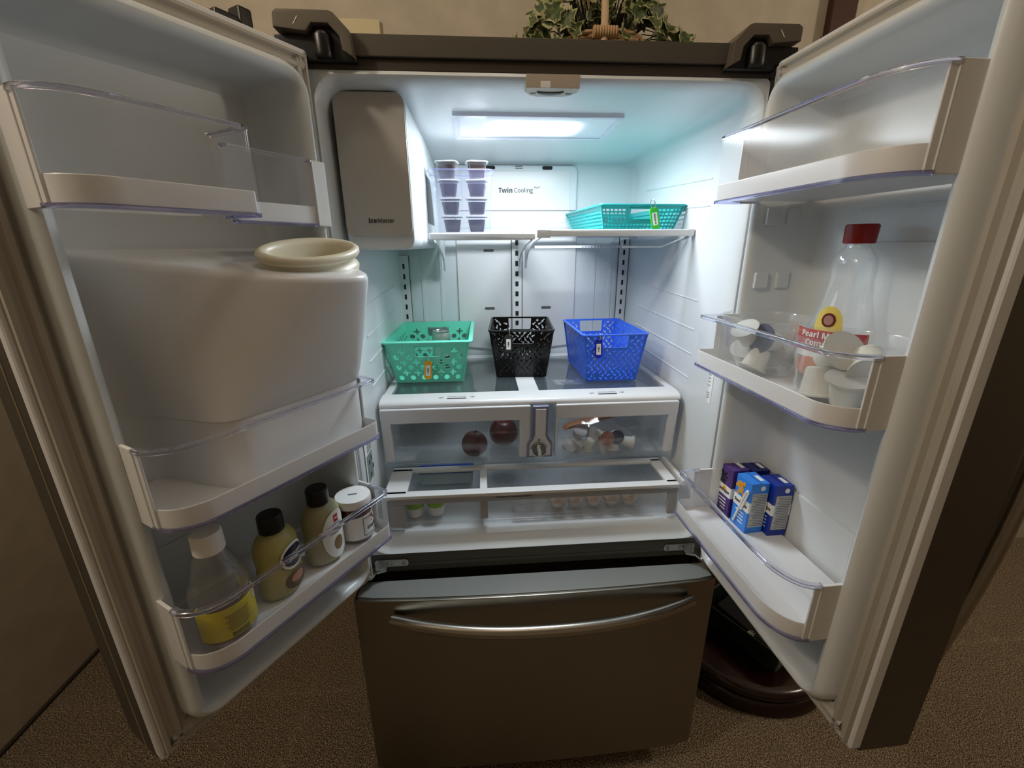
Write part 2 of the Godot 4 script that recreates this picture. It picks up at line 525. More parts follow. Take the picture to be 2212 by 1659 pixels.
func fridge() -> void:
	var F := thing("refrigerator", "stainless steel French door refrigerator standing wide open with lit white interior", "refrigerator")
	var g := Geo.new()
	g.box(Vector3(-0.448, 0.03, -0.72), Vector3(-0.437, 1.806, -0.002), 0.002)
	g.box(Vector3(0.447, 0.03, -0.72), Vector3(0.458, 1.806, -0.002), 0.002)
	g.box(Vector3(-0.448, 1.805, -0.72), Vector3(0.458, 1.853, -0.012), 0.003)
	g.box(Vector3(-0.448, 0.03, -0.72), Vector3(0.458, 1.85, -0.70), 0.002)
	g.box(Vector3(-0.44, 0.03, -0.70), Vector3(0.45, 0.699, -0.03), 0.002)
	obj("cabinet", g, mats.case_grey, F)
	g = Geo.new()
	g.box(Vector3(-0.448, 0.697, -0.05), Vector3(0.458, 0.7525, -0.003), 0.002)
	g.box(Vector3(-0.44, 0.715, -0.01), Vector3(0.45, 0.722, 0.0), 0.001)
	obj("centre_rail", g, mat("rail_grey", Color(0.36, 0.37, 0.35), 0.45, 0.3), F)
	# liner
	var rings := [
		fridge_ring(-0.436, 0.446, 0.735, 1.804, 0.01, -0.66), fridge_ring(-0.436, 0.446, 0.753, 1.804, 0.01, 0.0), fridge_ring(-0.418, 0.439, 0.756, 1.798, 0.045, 0.003),
		fridge_ring(-0.415, 0.436, 0.759, 1.793, 0.045, -0.001), fridge_ring(-0.412, 0.433, 0.766, 1.788, 0.045, -0.014), fridge_ring(-0.411, 0.432, 0.775, 1.786, 0.045, -0.03),
		fridge_ring(-0.410, 0.431, 0.786, 1.785, 0.045, -0.05), fridge_ring(-0.400, 0.407, 0.79, 1.759, 0.03, -0.615), fridge_ring(-0.393, 0.400, 0.797, 1.752, 0.03, -0.63)]
	obj("liner", Geo.new().loft(rings), mats.liner_white, F, "white moulded inner liner", Transform3D(), 40)
	# top front trim: two bands
	obj("top_trim", Geo.new().box(Vector3(-0.448, 1.8045, -0.04), Vector3(0.458, 1.8225, 0.001), 0.0015), mat("trim_low", Color(0.25, 0.22, 0.19), 0.45, 0.2), F, "dark lower front band")
	obj("top_trim", Geo.new().box(Vector3(-0.448, 1.8235, -0.05), Vector3(0.458, 1.857, 0.009), 0.002), mats.dark_trim, F, "grey upper front band")
	# hinge covers
	for s in [-1, 1]:
		var xo := 0.0 if s < 0 else 0.012
		var poly := PackedVector2Array([Vector2(0.335, 1.815), Vector2(0.338, 1.853), Vector2(0.362, 1.878), Vector2(0.37, 1.881), Vector2(0.455, 1.881), Vector2(0.463, 1.876), Vector2(0.463, 1.855), Vector2(0.41, 1.85), Vector2(0.40, 1.862), Vector2(0.372, 1.862), Vector2(0.355, 1.845), Vector2(0.352, 1.824)])
		for i in poly.size(): poly[i].x = poly[i].x * s + xo
		var hc := obj("hinge_cover", Geo.new().prism(poly, -0.09, 0.03, Transform3D(), 0.002), mat("hinge_cover", Color(0.37, 0.34, 0.3), 0.4, 0.2), F, "grey plastic hinge cover")
		poly = PackedVector2Array([Vector2(0.333, 1.812), Vector2(0.345, 1.824), Vector2(0.352, 1.848), Vector2(0.372, 1.864), Vector2(0.40, 1.864), Vector2(0.412, 1.852), Vector2(0.47, 1.851), Vector2(0.47, 1.824), Vector2(0.43, 1.822), Vector2(0.43, 1.812)])
		for i in poly.size(): poly[i].x = poly[i].x * s + xo
		var bg := Geo.new().prism(poly, -0.08, 0.016, Transform3D(), 0.003)
		bg.lathe([[0.014, 1.815], [0.016, 1.82], [0.016, 1.846], [0.012, 1.852], [0, 1.853]], 20, T(0.386 * s + xo, 0, 0.018))
		obj("hinge_block", bg, mats.black_plastic, hc, "black hinge block under the cover")
		obj("scratch", Geo.new().box(Vector3(-0.0005, -0.007, 0), Vector3(0.0005, 0.007, 0.0005), 0, E(Vector3(0, 0, 35 * -s * -1), Vector3(0.425 * s + xo, 1.865, 0.0301))), mats.print_white, hc, "white hairline mark")
	# lower hinges on the centre rail
	for s in [-1, 1]:
		var x := -0.378 if s < 0 else 0.392
		var hp := obj("hinge_plate", Geo.new().prism(Geo.rr(0.085, 0.021, 0.008, 4), -0.003, 0.003, T(x + 0.006 * s * -1, 0.728, 0.001), 0.001), mats.chrome, F, "chrome lower door hinge plate")
		for k in 2:
			obj("screw", Geo.new().lathe([[0.005, 0], [0.005, 0.0015], [0.003, 0.003], [0.0012, 0.0022], [0, 0.0022]], 14, E(Vector3(90, 0, 0), Vector3(x - s * (0.038 - 0.034 * k), 0.728, 0.004))), mats.chrome, hp)
		var arm := Geo.new().prism(PackedVector2Array([Vector2(0.0, 0.0), Vector2(0.0, 0.02), Vector2(0.022, 0.028), Vector2(0.03, 0.045), Vector2(0.048, 0.052), Vector2(0.062, 0.03), Vector2(0.045, 0.0)]), 0.0, 0.005, Transform3D(Basis(Vector3(s, 0, 0), Vector3(0, 0, 1), Vector3(0, 1, 0)), Vector3(x + s * 0.005, 0.7165, 0.0)), 0.001)
		arm.lathe([[0.008, 0], [0.008, 0.014], [0.006, 0.016], [0, 0.016]], 16, T(x + s * 0.045, 0.715, 0.036))
		obj("hinge_arm", arm, mats.chrome, hp)
	# freezer drawer
	var fz := PackedVector2Array()
	for i in 25:
		var k := float(i) / 24 * 2 - 1
		fz.append(Vector2(0.0005 + k * 0.4525, -(0.098 - 0.014 * k * k - 0.006 * pow(absf(k), 30))))
	fz.append(Vector2(0.453, -0.02)); fz.append(Vector2(-0.452, -0.02))
	var up := Transform3D(Basis(Vector3(1, 0, 0), Vector3(0, 0, -1), Vector3(0, 1, 0)), Vector3.ZERO)
	var fd := obj("freezer_drawer", Geo.new().prism(fz, 0.095, 0.689, up, 0.003), mats.steel, F, "bottom freezer drawer with brushed steel front")
	var fz2 := PackedVector2Array()
	for p in fz: fz2.append(Vector2(p.x * 0.985, p.y + 0.008 if p.y < -0.03 else p.y - 0.004))
	obj("drawer_top", Geo.new().prism(fz2, 0.685, 0.6915, up, 0.001), mats.grey_top, fd, "flat grey top edge of the freezer drawer")
	# bowed handle
	var path := []
	var rad := []
	for i in 33:
		var k := float(i) / 32 * 2 - 1
		path.append(Vector3(0.012 + k * 0.372, 0.647 - 0.012 * (1 - k * k) + 0.0 * k, 0.098 + 0.05 * (1 - pow(absf(k), 2.4)) + 0.004))
		rad.append(0.0155 - 0.002 * k * k)
	var hd := obj("handle", Geo.new().tube(path, rad, 20), mats.steel_satin, fd, "long bowed steel handle")
	for s in [-1, 1]:
		obj("handle_recess", Geo.new().prism(Geo.rr(0.075, 0.02, 0.006, 3), 0.0, 0.004, E(Vector3(0, -4.0 * s * -1, 0), Vector3(0.012 + s * 0.345, 0.655, 0.083)), 0.001), mat("recess_dark", Color(0.08, 0.065, 0.05), 0.5, 0.4), fd)
	obj("toe_grille", Geo.new().box(Vector3(-0.44, 0.02, -0.4), Vector3(0.45, 0.09, 0.03), 0.004), mats.black_plastic, F)
	# closing latch block at the ceiling
	var lb := Geo.new()
	var lp := PackedVector2Array([Vector2(-0.03, 0), Vector2(0.071, 0), Vector2(0.071, 0.024), Vector2(0.06, 0.042), Vector2(0.045, 0.05), Vector2(-0.004, 0.05), Vector2(-0.019, 0.042), Vector2(-0.03, 0.024)])
	lb.prism(lp, 1.7805, 1.8035, Transform3D(Basis(Vector3(1, 0, 0), Vector3(0, 0, -1), Vector3(0, 1, 0)), Vector3(0, 0, 0.004)), 0.001)
	var latch := obj("door_latch", lb, mat("latch_beige", Color(0.66, 0.62, 0.56), 0.45), F, "beige latch block under the top edge")
	var cres := PackedVector2Array()
	for i in 13: cres.append(Vector2(cos(PI * i / 12) * -0.026, -sin(PI * i / 12) * 0.018))
	for i in 13: cres.append(Vector2(cos(PI * i / 12) * 0.024 - 0.002, -sin(PI * i / 12) * 0.006))
	obj("guide_slot", Geo.new().prism(cres, -0.002, 0.001, Transform3D(Basis(Vector3(1, 0, 0), Vector3(0, 0, 1), Vector3(0, 1, 0)), Vector3(0.018, 1.7803, -0.012))), mats.vent_grey, latch)
	obj("guide_notch", Geo.new().box(Vector3(-0.003, 1.781, 0.002), Vector3(0.016, 1.792, 0.0046), 0.001), mats.plastic_white, latch)
	for x in [-0.014, 0.055]:
		obj("screw_hole", Geo.new().lathe([[0.0055, 0], [0.0055, 0.001], [0, 0.001]], 14, T(x, 1.78, -0.026), 1.2, 0.8), mats.vent_grey, latch)
	# light in the ceiling
	var tilt := atan(0.027 / 0.585)
	var lx := Transform3D(Basis.from_euler(Vector3(tilt * -1.0, 0, 0)), Vector3(0.016, 1.7765, -0.24))
	var lf := Geo.new()
	for q in [[-0.193, -0.09, 0.193, -0.076], [-0.193, 0.076, 0.193, 0.09], [-0.193, -0.076, -0.18, 0.076], [0.18, -0.076, 0.193, 0.076]]:
		lf.box(Vector3(q[0], -0.009, q[1]), Vector3(q[2], 0.004, q[3]), 0.002)
	var lo := obj("light_fitting", lf, pane("light_frame", Color(0.93, 0.94, 1.0), 0.6, 0.06), F, "clear plastic frame of the ceiling light", lx)
	var im := Image.create(256, 112, false, Image.FORMAT_RGB8)
	for y in 112:
		for x in 256:
			var ux := (x - 127.5) / 128.0
			var uy := (y - 55.5) / 56.0
			var e := 0.16 + 0.09 * sin(x * 1.35 + y * 1.35) * sin(x * 1.35 - y * 1.35)
			var core := smoothstep(0.72, 0.45, absf(ux)) * smoothstep(1.05, 0.35, absf(uy + 0.1))
			var blob := 0.0
			for k in 5:
				var d := Vector2((ux - (-0.48 + 0.24 * k)) * 2.6, uy - 0.05).length()
				blob += 0.8 * exp(-d * d * 3.0)
			e = e + core * 0.75 + blob * 0.5
			im.set_pixel(x, y, Color(minf(1, e * 0.97), minf(1, e * 0.99), minf(1, e)))
	var em := mat("led_lens", Color(0.85, 0.88, 0.92), 0.2)
	em.emission_enabled = true; em.emission_energy_multiplier = 1.5; em.emission_operator = BaseMaterial3D.EMISSION_OP_MULTIPLY
	em.emission = Color(1, 1, 1)
	em.emission_texture = ImageTexture.create_from_image(im)
	var lens := Geo.new()
	var la := PackedVector3Array([Vector3(-0.18, -0.006, -0.077), Vector3(0.18, -0.006, -0.077), Vector3(0.18, -0.006, 0.077), Vector3(-0.18, -0.006, 0.077)])
	var lu := [Vector2(0, 0), Vector2(1, 0), Vector2(1, 1), Vector2(0, 1)]
	var lt := PackedVector3Array()
	var ltu := PackedVector2Array()
	for q in [0, 1, 2, 0, 2, 3]:
		lt.append(la[q]); ltu.append(lu[q])
	for q in [0, 2, 1, 0, 3, 2]:
		lt.append(la[q] + Vector3(0, 0.004, 0)); ltu.append(lu[q])
	for q in 4:
		var w := (q + 1) % 4
		var d := Vector3(0, 0.004, 0)
		lt.append_array([la[q], la[w] + d, la[w], la[q], la[q] + d, la[w] + d])
		for z in 6: ltu.append(Vector2(0, 0))
	lens.solid(lt, ltu)
	obj("light_lens", lens, em, lo, "glowing ribbed lens with LED spots")
	# ice maker housing
	var ib := []
	for q in [[-0.04, 0.0], [-0.034, 0.004]]: ib.append(q)
	var ice := Geo.new()
	ice.prism(Geo.rr(0.139, 0.291, 0.022, 6), -0.30, 0.27, T(-0.331, 1.639, -0.315), 0.004)
	var im2 := obj("ice_maker", ice, mats.liner_white, F, "white ice maker housing in the upper corner")
	obj("front_panel", Geo.new().prism(Geo.rr(0.136, 0.262, 0.018, 6), 0.0, 0.006, T(-0.3315, 1.652, -0.045), 0.002), mats.panel_beige, im2, "flat grey front panel")
	var tg := text("Ice", 0.0166, true)
	obj("lettering", tg, mats.print_black, im2, "bold word Ice", T(-0.3445, 1.5515, -0.0386))
	obj("lettering", text("Master", 0.0335), mats.print_black, im2, "word Master", T(-0.317, 1.5515, -0.0386))
	obj("chute_vent", Geo.new().box(Vector3(-0.362, 1.4925, -0.12), Vector3(-0.292, 1.499, -0.055), 0.002), mats.panel_beige, im2)
	obj("side_grille", Geo.new().box(Vector3(-0.262, 1.56, -0.52), Vector3(-0.2605, 1.68, -0.33), 0.0005), mats.vent_grey, im2)
	# back wall: cold air panel and lower panel
	var bp := Geo.new().prism(Geo.rr(0.41, 0.196, 0.02, 5), 0.0, 0.012, T(0.003, 1.653, -0.632), 0.004)
	var air := obj("air_duct_panel", bp, mats.liner_white, F, "white cooling panel on the back wall")
	obj("inner_panel", Geo.new().prism(Geo.rr(0.362, 0.16, 0.012, 4), 0.0, 0.003, T(0.003, 1.655, -0.622), 0.0012), mats.plastic_white, air)
	obj("lettering", text("Twin", 0.046, true), mats.print_black, air, "bold word Twin", T(-0.033, 1.6755, -0.6186))
	obj("lettering", text("Cooling", 0.062), mats.print_black, air, "word Cooling", T(0.0275, 1.6735, -0.6186))
	obj("lettering", text("Plus™", 0.02), mats.print_black, air, "small word Plus", T(0.073, 1.684, -0.6186))
	for x in [-0.083, 0.106]:
		obj("vent_slot", Geo.new().prism(Geo.rr(0.034, 0.011, 0.005, 4), 0, 0.002, T(x, 1.743, -0.6195), 0.0004), mats.slot, air)
	for k in 2: obj("vent_slit", Geo.new().box(Vector3(0.0, 1.74 + 0.006 * k, -0.62), Vector3(0.024, 1.7425 + 0.006 * k, -0.6185)), mats.vent_grey, air)
	obj("seam", Geo.new().box(Vector3(-0.2, 1.6115, -0.621), Vector3(0.206, 1.613, -0.6176)), mats.print_grey, air)
	var lo2 := Geo.new().prism(PackedVector2Array([Vector2(-0.203, 1.575), Vector2(-0.203, 1.15), Vector2(-0.1, 1.137), Vector2(0.0, 1.133), Vector2(0.1, 1.137), Vector2(0.213, 1.15), Vector2(0.213, 1.575)]), -0.633, -0.622, Transform3D(), 0.004)
	var low := obj("back_panel", lo2, mats.plastic_white, F, "smooth white lower back panel")
	for q in [[-0.093, 1.485], [-0.093, 1.287], [0.11, 1.287]]:
		obj("vent_slot", Geo.new().prism(Geo.rr(0.036, 0.009, 0.0044, 4), 0, 0.002, T(q[0], q[1], -0.623), 0.0004), mats.vent_grey, low)
	for x in [-0.33, -0.265, 0.275, 0.335]:
		obj("wall_rib", Geo.new().box(Vector3(x, 1.13, -0.632), Vector3(x + 0.012, 1.56, -0.628), 0.0015), mats.liner_white, F)
	obj("inner_floor", Geo.new().box(Vector3(-0.404, 0.899, -0.6), Vector3(0.41, 0.906, -0.19), 0.002), pane("frosted_floor", Color(0.88, 0.92, 0.94), 0.12, 0.22, 0.4), F, "frosted floor under the crisper drawers")
	# shelf rails
	for q in [[0.004, -0.62, 1.14, 1.545, 1], [-0.386, -0.626, 1.13, 1.47, 1], [0.384, -0.626, 1.13, 1.545, 0]]:
		var rl := obj("shelf_rail", Geo.new().box(Vector3(q[0] - 0.017, q[2], q[1] - 0.006), Vector3(q[0] + 0.017, q[3], q[1] + 0.006), 0.002), mats.plastic_white, F, "white slotted shelf rail")
		for e in [-1, 1]: obj("rail_groove", Geo.new().box(Vector3(q[0] + e * 0.0185 - 0.001, q[2], q[1] + 0.001), Vector3(q[0] + e * 0.0185 + 0.001, q[3], q[1] + 0.0045)), mats.print_grey, rl)
		var n := int((q[3] - q[2]) / 0.0335)
		for k in n:
			var y: float = q[3] - 0.035 - k * 0.0345
			var w := 0.0055 if q[0] > -0.1 and q[0] < 0.1 else 0.0035
			if y > q[2]: obj("slot", Geo.new().box(Vector3(q[0] - w, y - 0.0085, q[1] + 0.0055), Vector3(q[0] + w, y + 0.0085, q[1] + 0.0064)), mats.slot, rl)
	# side wall guide ribs
	for s in [-1, 1]:
		for y in [1.17, 1.235, 1.30, 1.375, 1.60, 1.66]:
			if s < 0 and y > 1.4: continue
			var xa := -0.4085 if s < 0 else 0.4275
			var xb := -0.4015 if s < 0 else 0.4105
			obj("guide_rib", Geo.new().tube([Vector3(xa, y - 0.012, -0.14), Vector3(xb, y + 0.004, -0.52)], 0.0022, 8), mats.liner_white, F)
	# stickers
	var sk := obj("sticker", Geo.new().prism(Geo.rr(0.034, 0.082, 0.004, 3), 0, 0.0004, Transform3D(Basis(Vector3(0, 0, -1), Vector3.UP, Vector3(-1, 0, 0)).orthonormalized(), Vector3(0.4318, 1.165, -0.043))), mats.print_white, F, "white information sticker on the side wall")
	for k in 3: obj("print_line", Geo.new().box(Vector3(0.4312, 1.137 + k * 0.006, -0.054), Vector3(0.4314, 1.139 + k * 0.006, -0.034)), mats.print_grey, sk)
	for k in 4: obj("print_line", Geo.new().box(Vector3(0.4312, 1.168 + k * 0.009, -0.054 + 0.003 * (k % 2)), Vector3(0.4314, 1.170 + k * 0.009, -0.036)), mats.print_grey, sk)
	var sk2 := obj("sticker", Geo.new().prism(Geo.rr(0.1, 0.12, 0.004, 3), 0, 0.0004, Transform3D(Basis(Vector3(0, 0, -1), Vector3.UP, Vector3(1, 0, 0)), Vector3(-0.4103, 1.0, -0.062))), mats.print_white, F, "white instruction label with a grey drawing")
	obj("picture", Geo.new().box(Vector3(-0.41, 0.946, -0.106), Vector3(-0.4097, 1.018, -0.02)), mat("label_grey", Color(0.5, 0.55, 0.55), 0.5), sk2)
	for k in 5: obj("print_line", Geo.new().box(Vector3(-0.41, 1.024 + k * 0.006, -0.1), Vector3(-0.4097, 1.0265 + k * 0.006, -0.03)), mats.print_black, sk2)
	for q in [[0.995, -0.04], [1.0, -0.058], [0.99, -0.085], [0.972, -0.07], [0.96, -0.045]]:
		obj("print_mark", Geo.new().box(Vector3(-0.41, q[0] - 0.006, q[1] - 0.004), Vector3(-0.4095, q[0] + 0.006, q[1] + 0.004)), mats.print_black, sk2)

func doors() -> void:
	for s in [-1, 1]:
		var F: Node3D = get_node("refrigerator")
		var D := Node3D.new()
		D.name = "door" if s < 0 else "door_001"
		F.add_child(D, true); D.transform = door_xf(s)
		D.set_meta("label", "open door with the ice chute" if s < 0 else "open door with three clear bins")
		var g := Geo.new()
		# steel shell with a gently bowed outer skin
		var pl := PackedVector2Array()
		pl.append(Vector2(-0.008 * s, -0.016)); pl.append(Vector2(0.457 * s, -0.016))
		for i in 13:
			var k := 1.0 - float(i) / 12
			pl.append(Vector2(lerpf(-0.008, 0.457, k) * s, -0.112 - 0.010 * (1 - pow(2 * k - 1, 2)) + (0.006 if i == 0 or i == 12 else 0.0)))
		var up := Transform3D(Basis(Vector3(1, 0, 0), Vector3(0, 0, -1), Vector3(0, 1, 0)), Vector3.ZERO)
		var p2 := PackedVector2Array()
		for p in pl: p2.append(Vector2(p.x, -p.y))
		# hollow: a front skin, and a rim round the food side
		var skin := PackedVector2Array()
		for p in p2: skin.append(Vector2(p.x, maxf(p.y, 0.098)))
		g.prism(skin, 0.704, 1.826, up, 0.002)
		g.box(Vector3(-0.008 * s, 0.704, -0.1), Vector3(0.012 * s, 1.826, -0.017), 0.002)
		g.box(Vector3(0.44 * s, 0.704, -0.1), Vector3(0.457 * s, 1.826, -0.017), 0.002)
		g.box(Vector3(0.0, 0.704, -0.1), Vector3(0.45 * s, 0.722, -0.017), 0.002)
		g.box(Vector3(0.0, 1.808, -0.1), Vector3(0.45 * s, 1.826, -0.017), 0.002)
		obj("shell", g, mats.door_edge, D, "stainless outer shell and edges")
		if s < 0: obj("edge_line", Geo.new().box(Vector3(0.4568 * s, 0.706, -0.052), Vector3(0.4578 * s, 1.824, -0.047), 0.0003), mat("edge_bright", Color(0.75, 0.71, 0.62), 0.3, 0.8), D)
		# white front frame
		g = Geo.new()
		var w := 0.462
		var fr := PackedVector2Array()
		for p in Geo.rr(w, 1.114, 0.003, 1): fr.append(p)
		var prof := PackedVector2Array([Vector2(0, -0.02), Vector2(0, -0.002), Vector2(-0.002, 0), Vector2(-0.044, 0), Vector2(-0.044, -0.02)])
		var toUY := Transform3D(Basis(Vector3(1, 0, 0), Vector3(0, 0, 1), Vector3(0, 1, 0)), Vector3(0.2255 * s, 1.266, 0))
		g.sweep(fr, prof, true, -1.0, toUY)
		obj("door_frame", g, mats.plastic_grey, D, "pale grey plastic frame")
		# ribbed gasket
		g = Geo.new()
		fr = Geo.rr(0.452, 1.1, 0.002, 1)
		prof = PackedVector2Array([Vector2(-0.001, -0.001), Vector2(-0.003, 0.007), Vector2(-0.008, 0.009), Vector2(-0.012, 0.004), Vector2(-0.016, 0.005), Vector2(-0.02, 0.011), Vector2(-0.026, 0.011), Vector2(-0.031, 0.004), Vector2(-0.036, 0.003), Vector2(-0.038, -0.001)])
		g.sweep(fr, prof, true, -1.0, toUY)
		obj("gasket", g, mats.gasket, D, "ribbed magnetic gasket", Transform3D(), 25)
		# moulded inner liner: raised rim and deep back
		g = Geo.new()
		fr = Geo.rr(0.401, 1.054, 0.05, 8)
		var c := Transform3D(Basis(Vector3(1, 0, 0), Vector3(0, 0, 1), Vector3(0, 1, 0)), Vector3(0.2185 * s, 1.2635, 0))
		prof = PackedVector2Array([Vector2(0, -0.004), Vector2(-0.002, 0.012), Vector2(-0.005, 0.024), Vector2(-0.010, 0.032), Vector2(-0.016, 0.035), Vector2(-0.022, 0.033), Vector2(-0.027, 0.026), Vector2(-0.029, 0.015), Vector2(-0.034, -0.06), Vector2(-0.04, -0.078), Vector2(-0.05, -0.086), Vector2(-0.05, -0.09), Vector2(-0.0, -0.09)])
		g.sweep(fr, prof, true, -1.0, c)
		g.box(Vector3(0.045 * s, 0.76, -0.094), Vector3(0.392 * s, 1.77, -0.085), 0.0)
		var ln := obj("door_liner", g, mats.liner_white, D, "white moulded door liner", Transform3D(), 42)
		if s > 0:
			for q in [[1.551, 0.0], [1.551, -0.042], [1.43, 0.004], [1.43, -0.042], [1.235, -0.002], [1.235, -0.045]]:
				obj("boss", Geo.new().box(Vector3(0.044, q[0] - 0.016, q[1] - 0.014), Vector3(0.0545, q[0] + 0.016, q[1] + 0.014), 0.003), mats.liner_white, ln)
		for q in [[1.555, 0.15], [1.50, 0.14]]:
			if s > 0: obj("panel_rib", Geo.new().tube([Vector3(0.16, q[0], -0.084), Vector3(0.16 + q[1], q[0], -0.084)], 0.0025, 8), mats.liner_white, ln)
		for q in ([[1.0, 0.35]] if s > 0 else [[1.02, 0.35]]):
			obj("panel_step", Geo.new().box(Vector3(0.05 * s, 0.77, -0.088), Vector3(0.388 * s, q[0], -0.080), 0.003), mats.liner_white, ln)
		# hinge-side top cap of the wiring
		var cx := 0.055 if s < 0 else 0.03
		var ch := 1.868 if s < 0 else 1.85
		var cb := Geo.new().box(Vector3(cx * s, 1.824, -0.075), Vector3((cx + 0.022) * s, ch, -0.045), 0.004)
		cb.box(Vector3((cx + 0.018) * s, 1.824, -0.07), Vector3((cx + 0.06) * s, ch - 0.016, -0.048), 0.004)
		obj("cable_cover", cb, mats.black_plastic, D, "black cable cover on top of the door")
		# outer bowed handle
		var hp := []
		for i in 17:
			var k := float(i) / 16 * 2 - 1
			hp.append(Vector3(0.425 * s, 1.25 + k * 0.41, -0.128 - 0.055 * (1 - pow(absf(k), 2.2))))
		obj("handle", Geo.new().tube(hp, 0.014, 14), mats.steel_satin, D, "bowed steel door handle")
	# ice chute housing on the left door
	var D: Node3D = get_node("refrigerator/door")
	var bot := [[0.03, -0.088], [0.028, 0.0], [0.03, 0.06], [0.045, 0.083], [0.10, 0.087], [0.20, 0.087], [0.262, 0.086], [0.287, 0.078], [0.303, 0.055], [0.315, 0.0], [0.33, -0.06], [0.36, -0.088]]
	var top := [[0.02, -0.088], [0.014, 0.02], [0.018, 0.10], [0.04, 0.138], [0.08, 0.146], [0.14, 0.134], [0.19, 0.108], [0.24, 0.068], [0.285, 0.024], [0.325, -0.018], [0.36, -0.055], [0.384, -0.088]]
	var rings := []
	for lv in [[-0.56, 0.003], [-0.02, 0.003], [-0.005, 0.004], [0.0, 0.001], [0.12, 0.0], [0.3, 0.0], [0.5, 0.0], [0.7, 0.0], [0.86, 0.0], [0.95, 0.0], [0.985, 0.003], [1.0, 0.009], [1.008, 0.018]]:
		var cv := Curve2D.new()
		var pts := PackedVector2Array()
		for i in bot.size():
			var e := pow(maxf(0.0, lv[0]), 0.85)
			pts.append(Vector2(lerpf(bot[i][0], top[i][0], e), lerpf(bot[i][1], top[i][1], e)))
		# Catmull-Rom through the points
		var sm := PackedVector2Array()
		for i in pts.size() - 1:
			var p0 := pts[maxi(i - 1, 0)]
			var p3 := pts[mini(i + 2, pts.size() - 1)]
			for k in 5: sm.append(pts[i].cubic_interpolate(pts[i + 1], p0, p3, k / 5.0))
		sm.append(pts[pts.size() - 1])
		var ctr := Vector2(0.17, 0.03)
		var ring := PackedVector3Array()
		for p in sm:
			var q: Vector2 = p + (ctr - p).normalized() * lv[1] * 1.0
			var y: float = 1.255 + lv[0] * 0.198
			if lv[0] > 0.4: y += (0.14 - q.y) * 0.2 * (lv[0] - 0.4) / 0.6
			ring.append(Vector3(-q.x, y, q.y))
		rings.append(ring)
	var hs := obj("ice_chute_housing", Geo.new().loft(rings), mats.plastic_white, D, "large white bulging housing of the ice chute", Transform3D(), 55)
	# oval cream funnel seal
	var fx := Transform3D(Basis.from_euler(Vector3(deg_to_rad(21), 0, deg_to_rad(5.0))), Vector3(-0.099, 1.490, 0.073))
	var fr2 := []
	for q in [[0.008, -0.05], [0.008, -0.022], [0.004, -0.018], [-0.003, -0.014], [-0.004, -0.008], [0.003, -0.004], [0.006, 0.002], [0.004, 0.008], [-0.002, 0.011], [-0.009, 0.009], [-0.014, 0.002], [-0.018, -0.014], [-0.022, -0.03]]:
		var ring := PackedVector3Array()
		for i in 40:
			var a := TAU * i / 40
			ring.append(Vector3(cos(a) * (0.089 + q[0]), q[1], sin(a) * (0.041 + q[0] * 0.9)))
		fr2.append(ring)
	obj("ice_funnel", Geo.new().loft(fr2, true, true, false, fx), mats.cream, hs, "cream oval funnel seal", Transform3D(), 50)

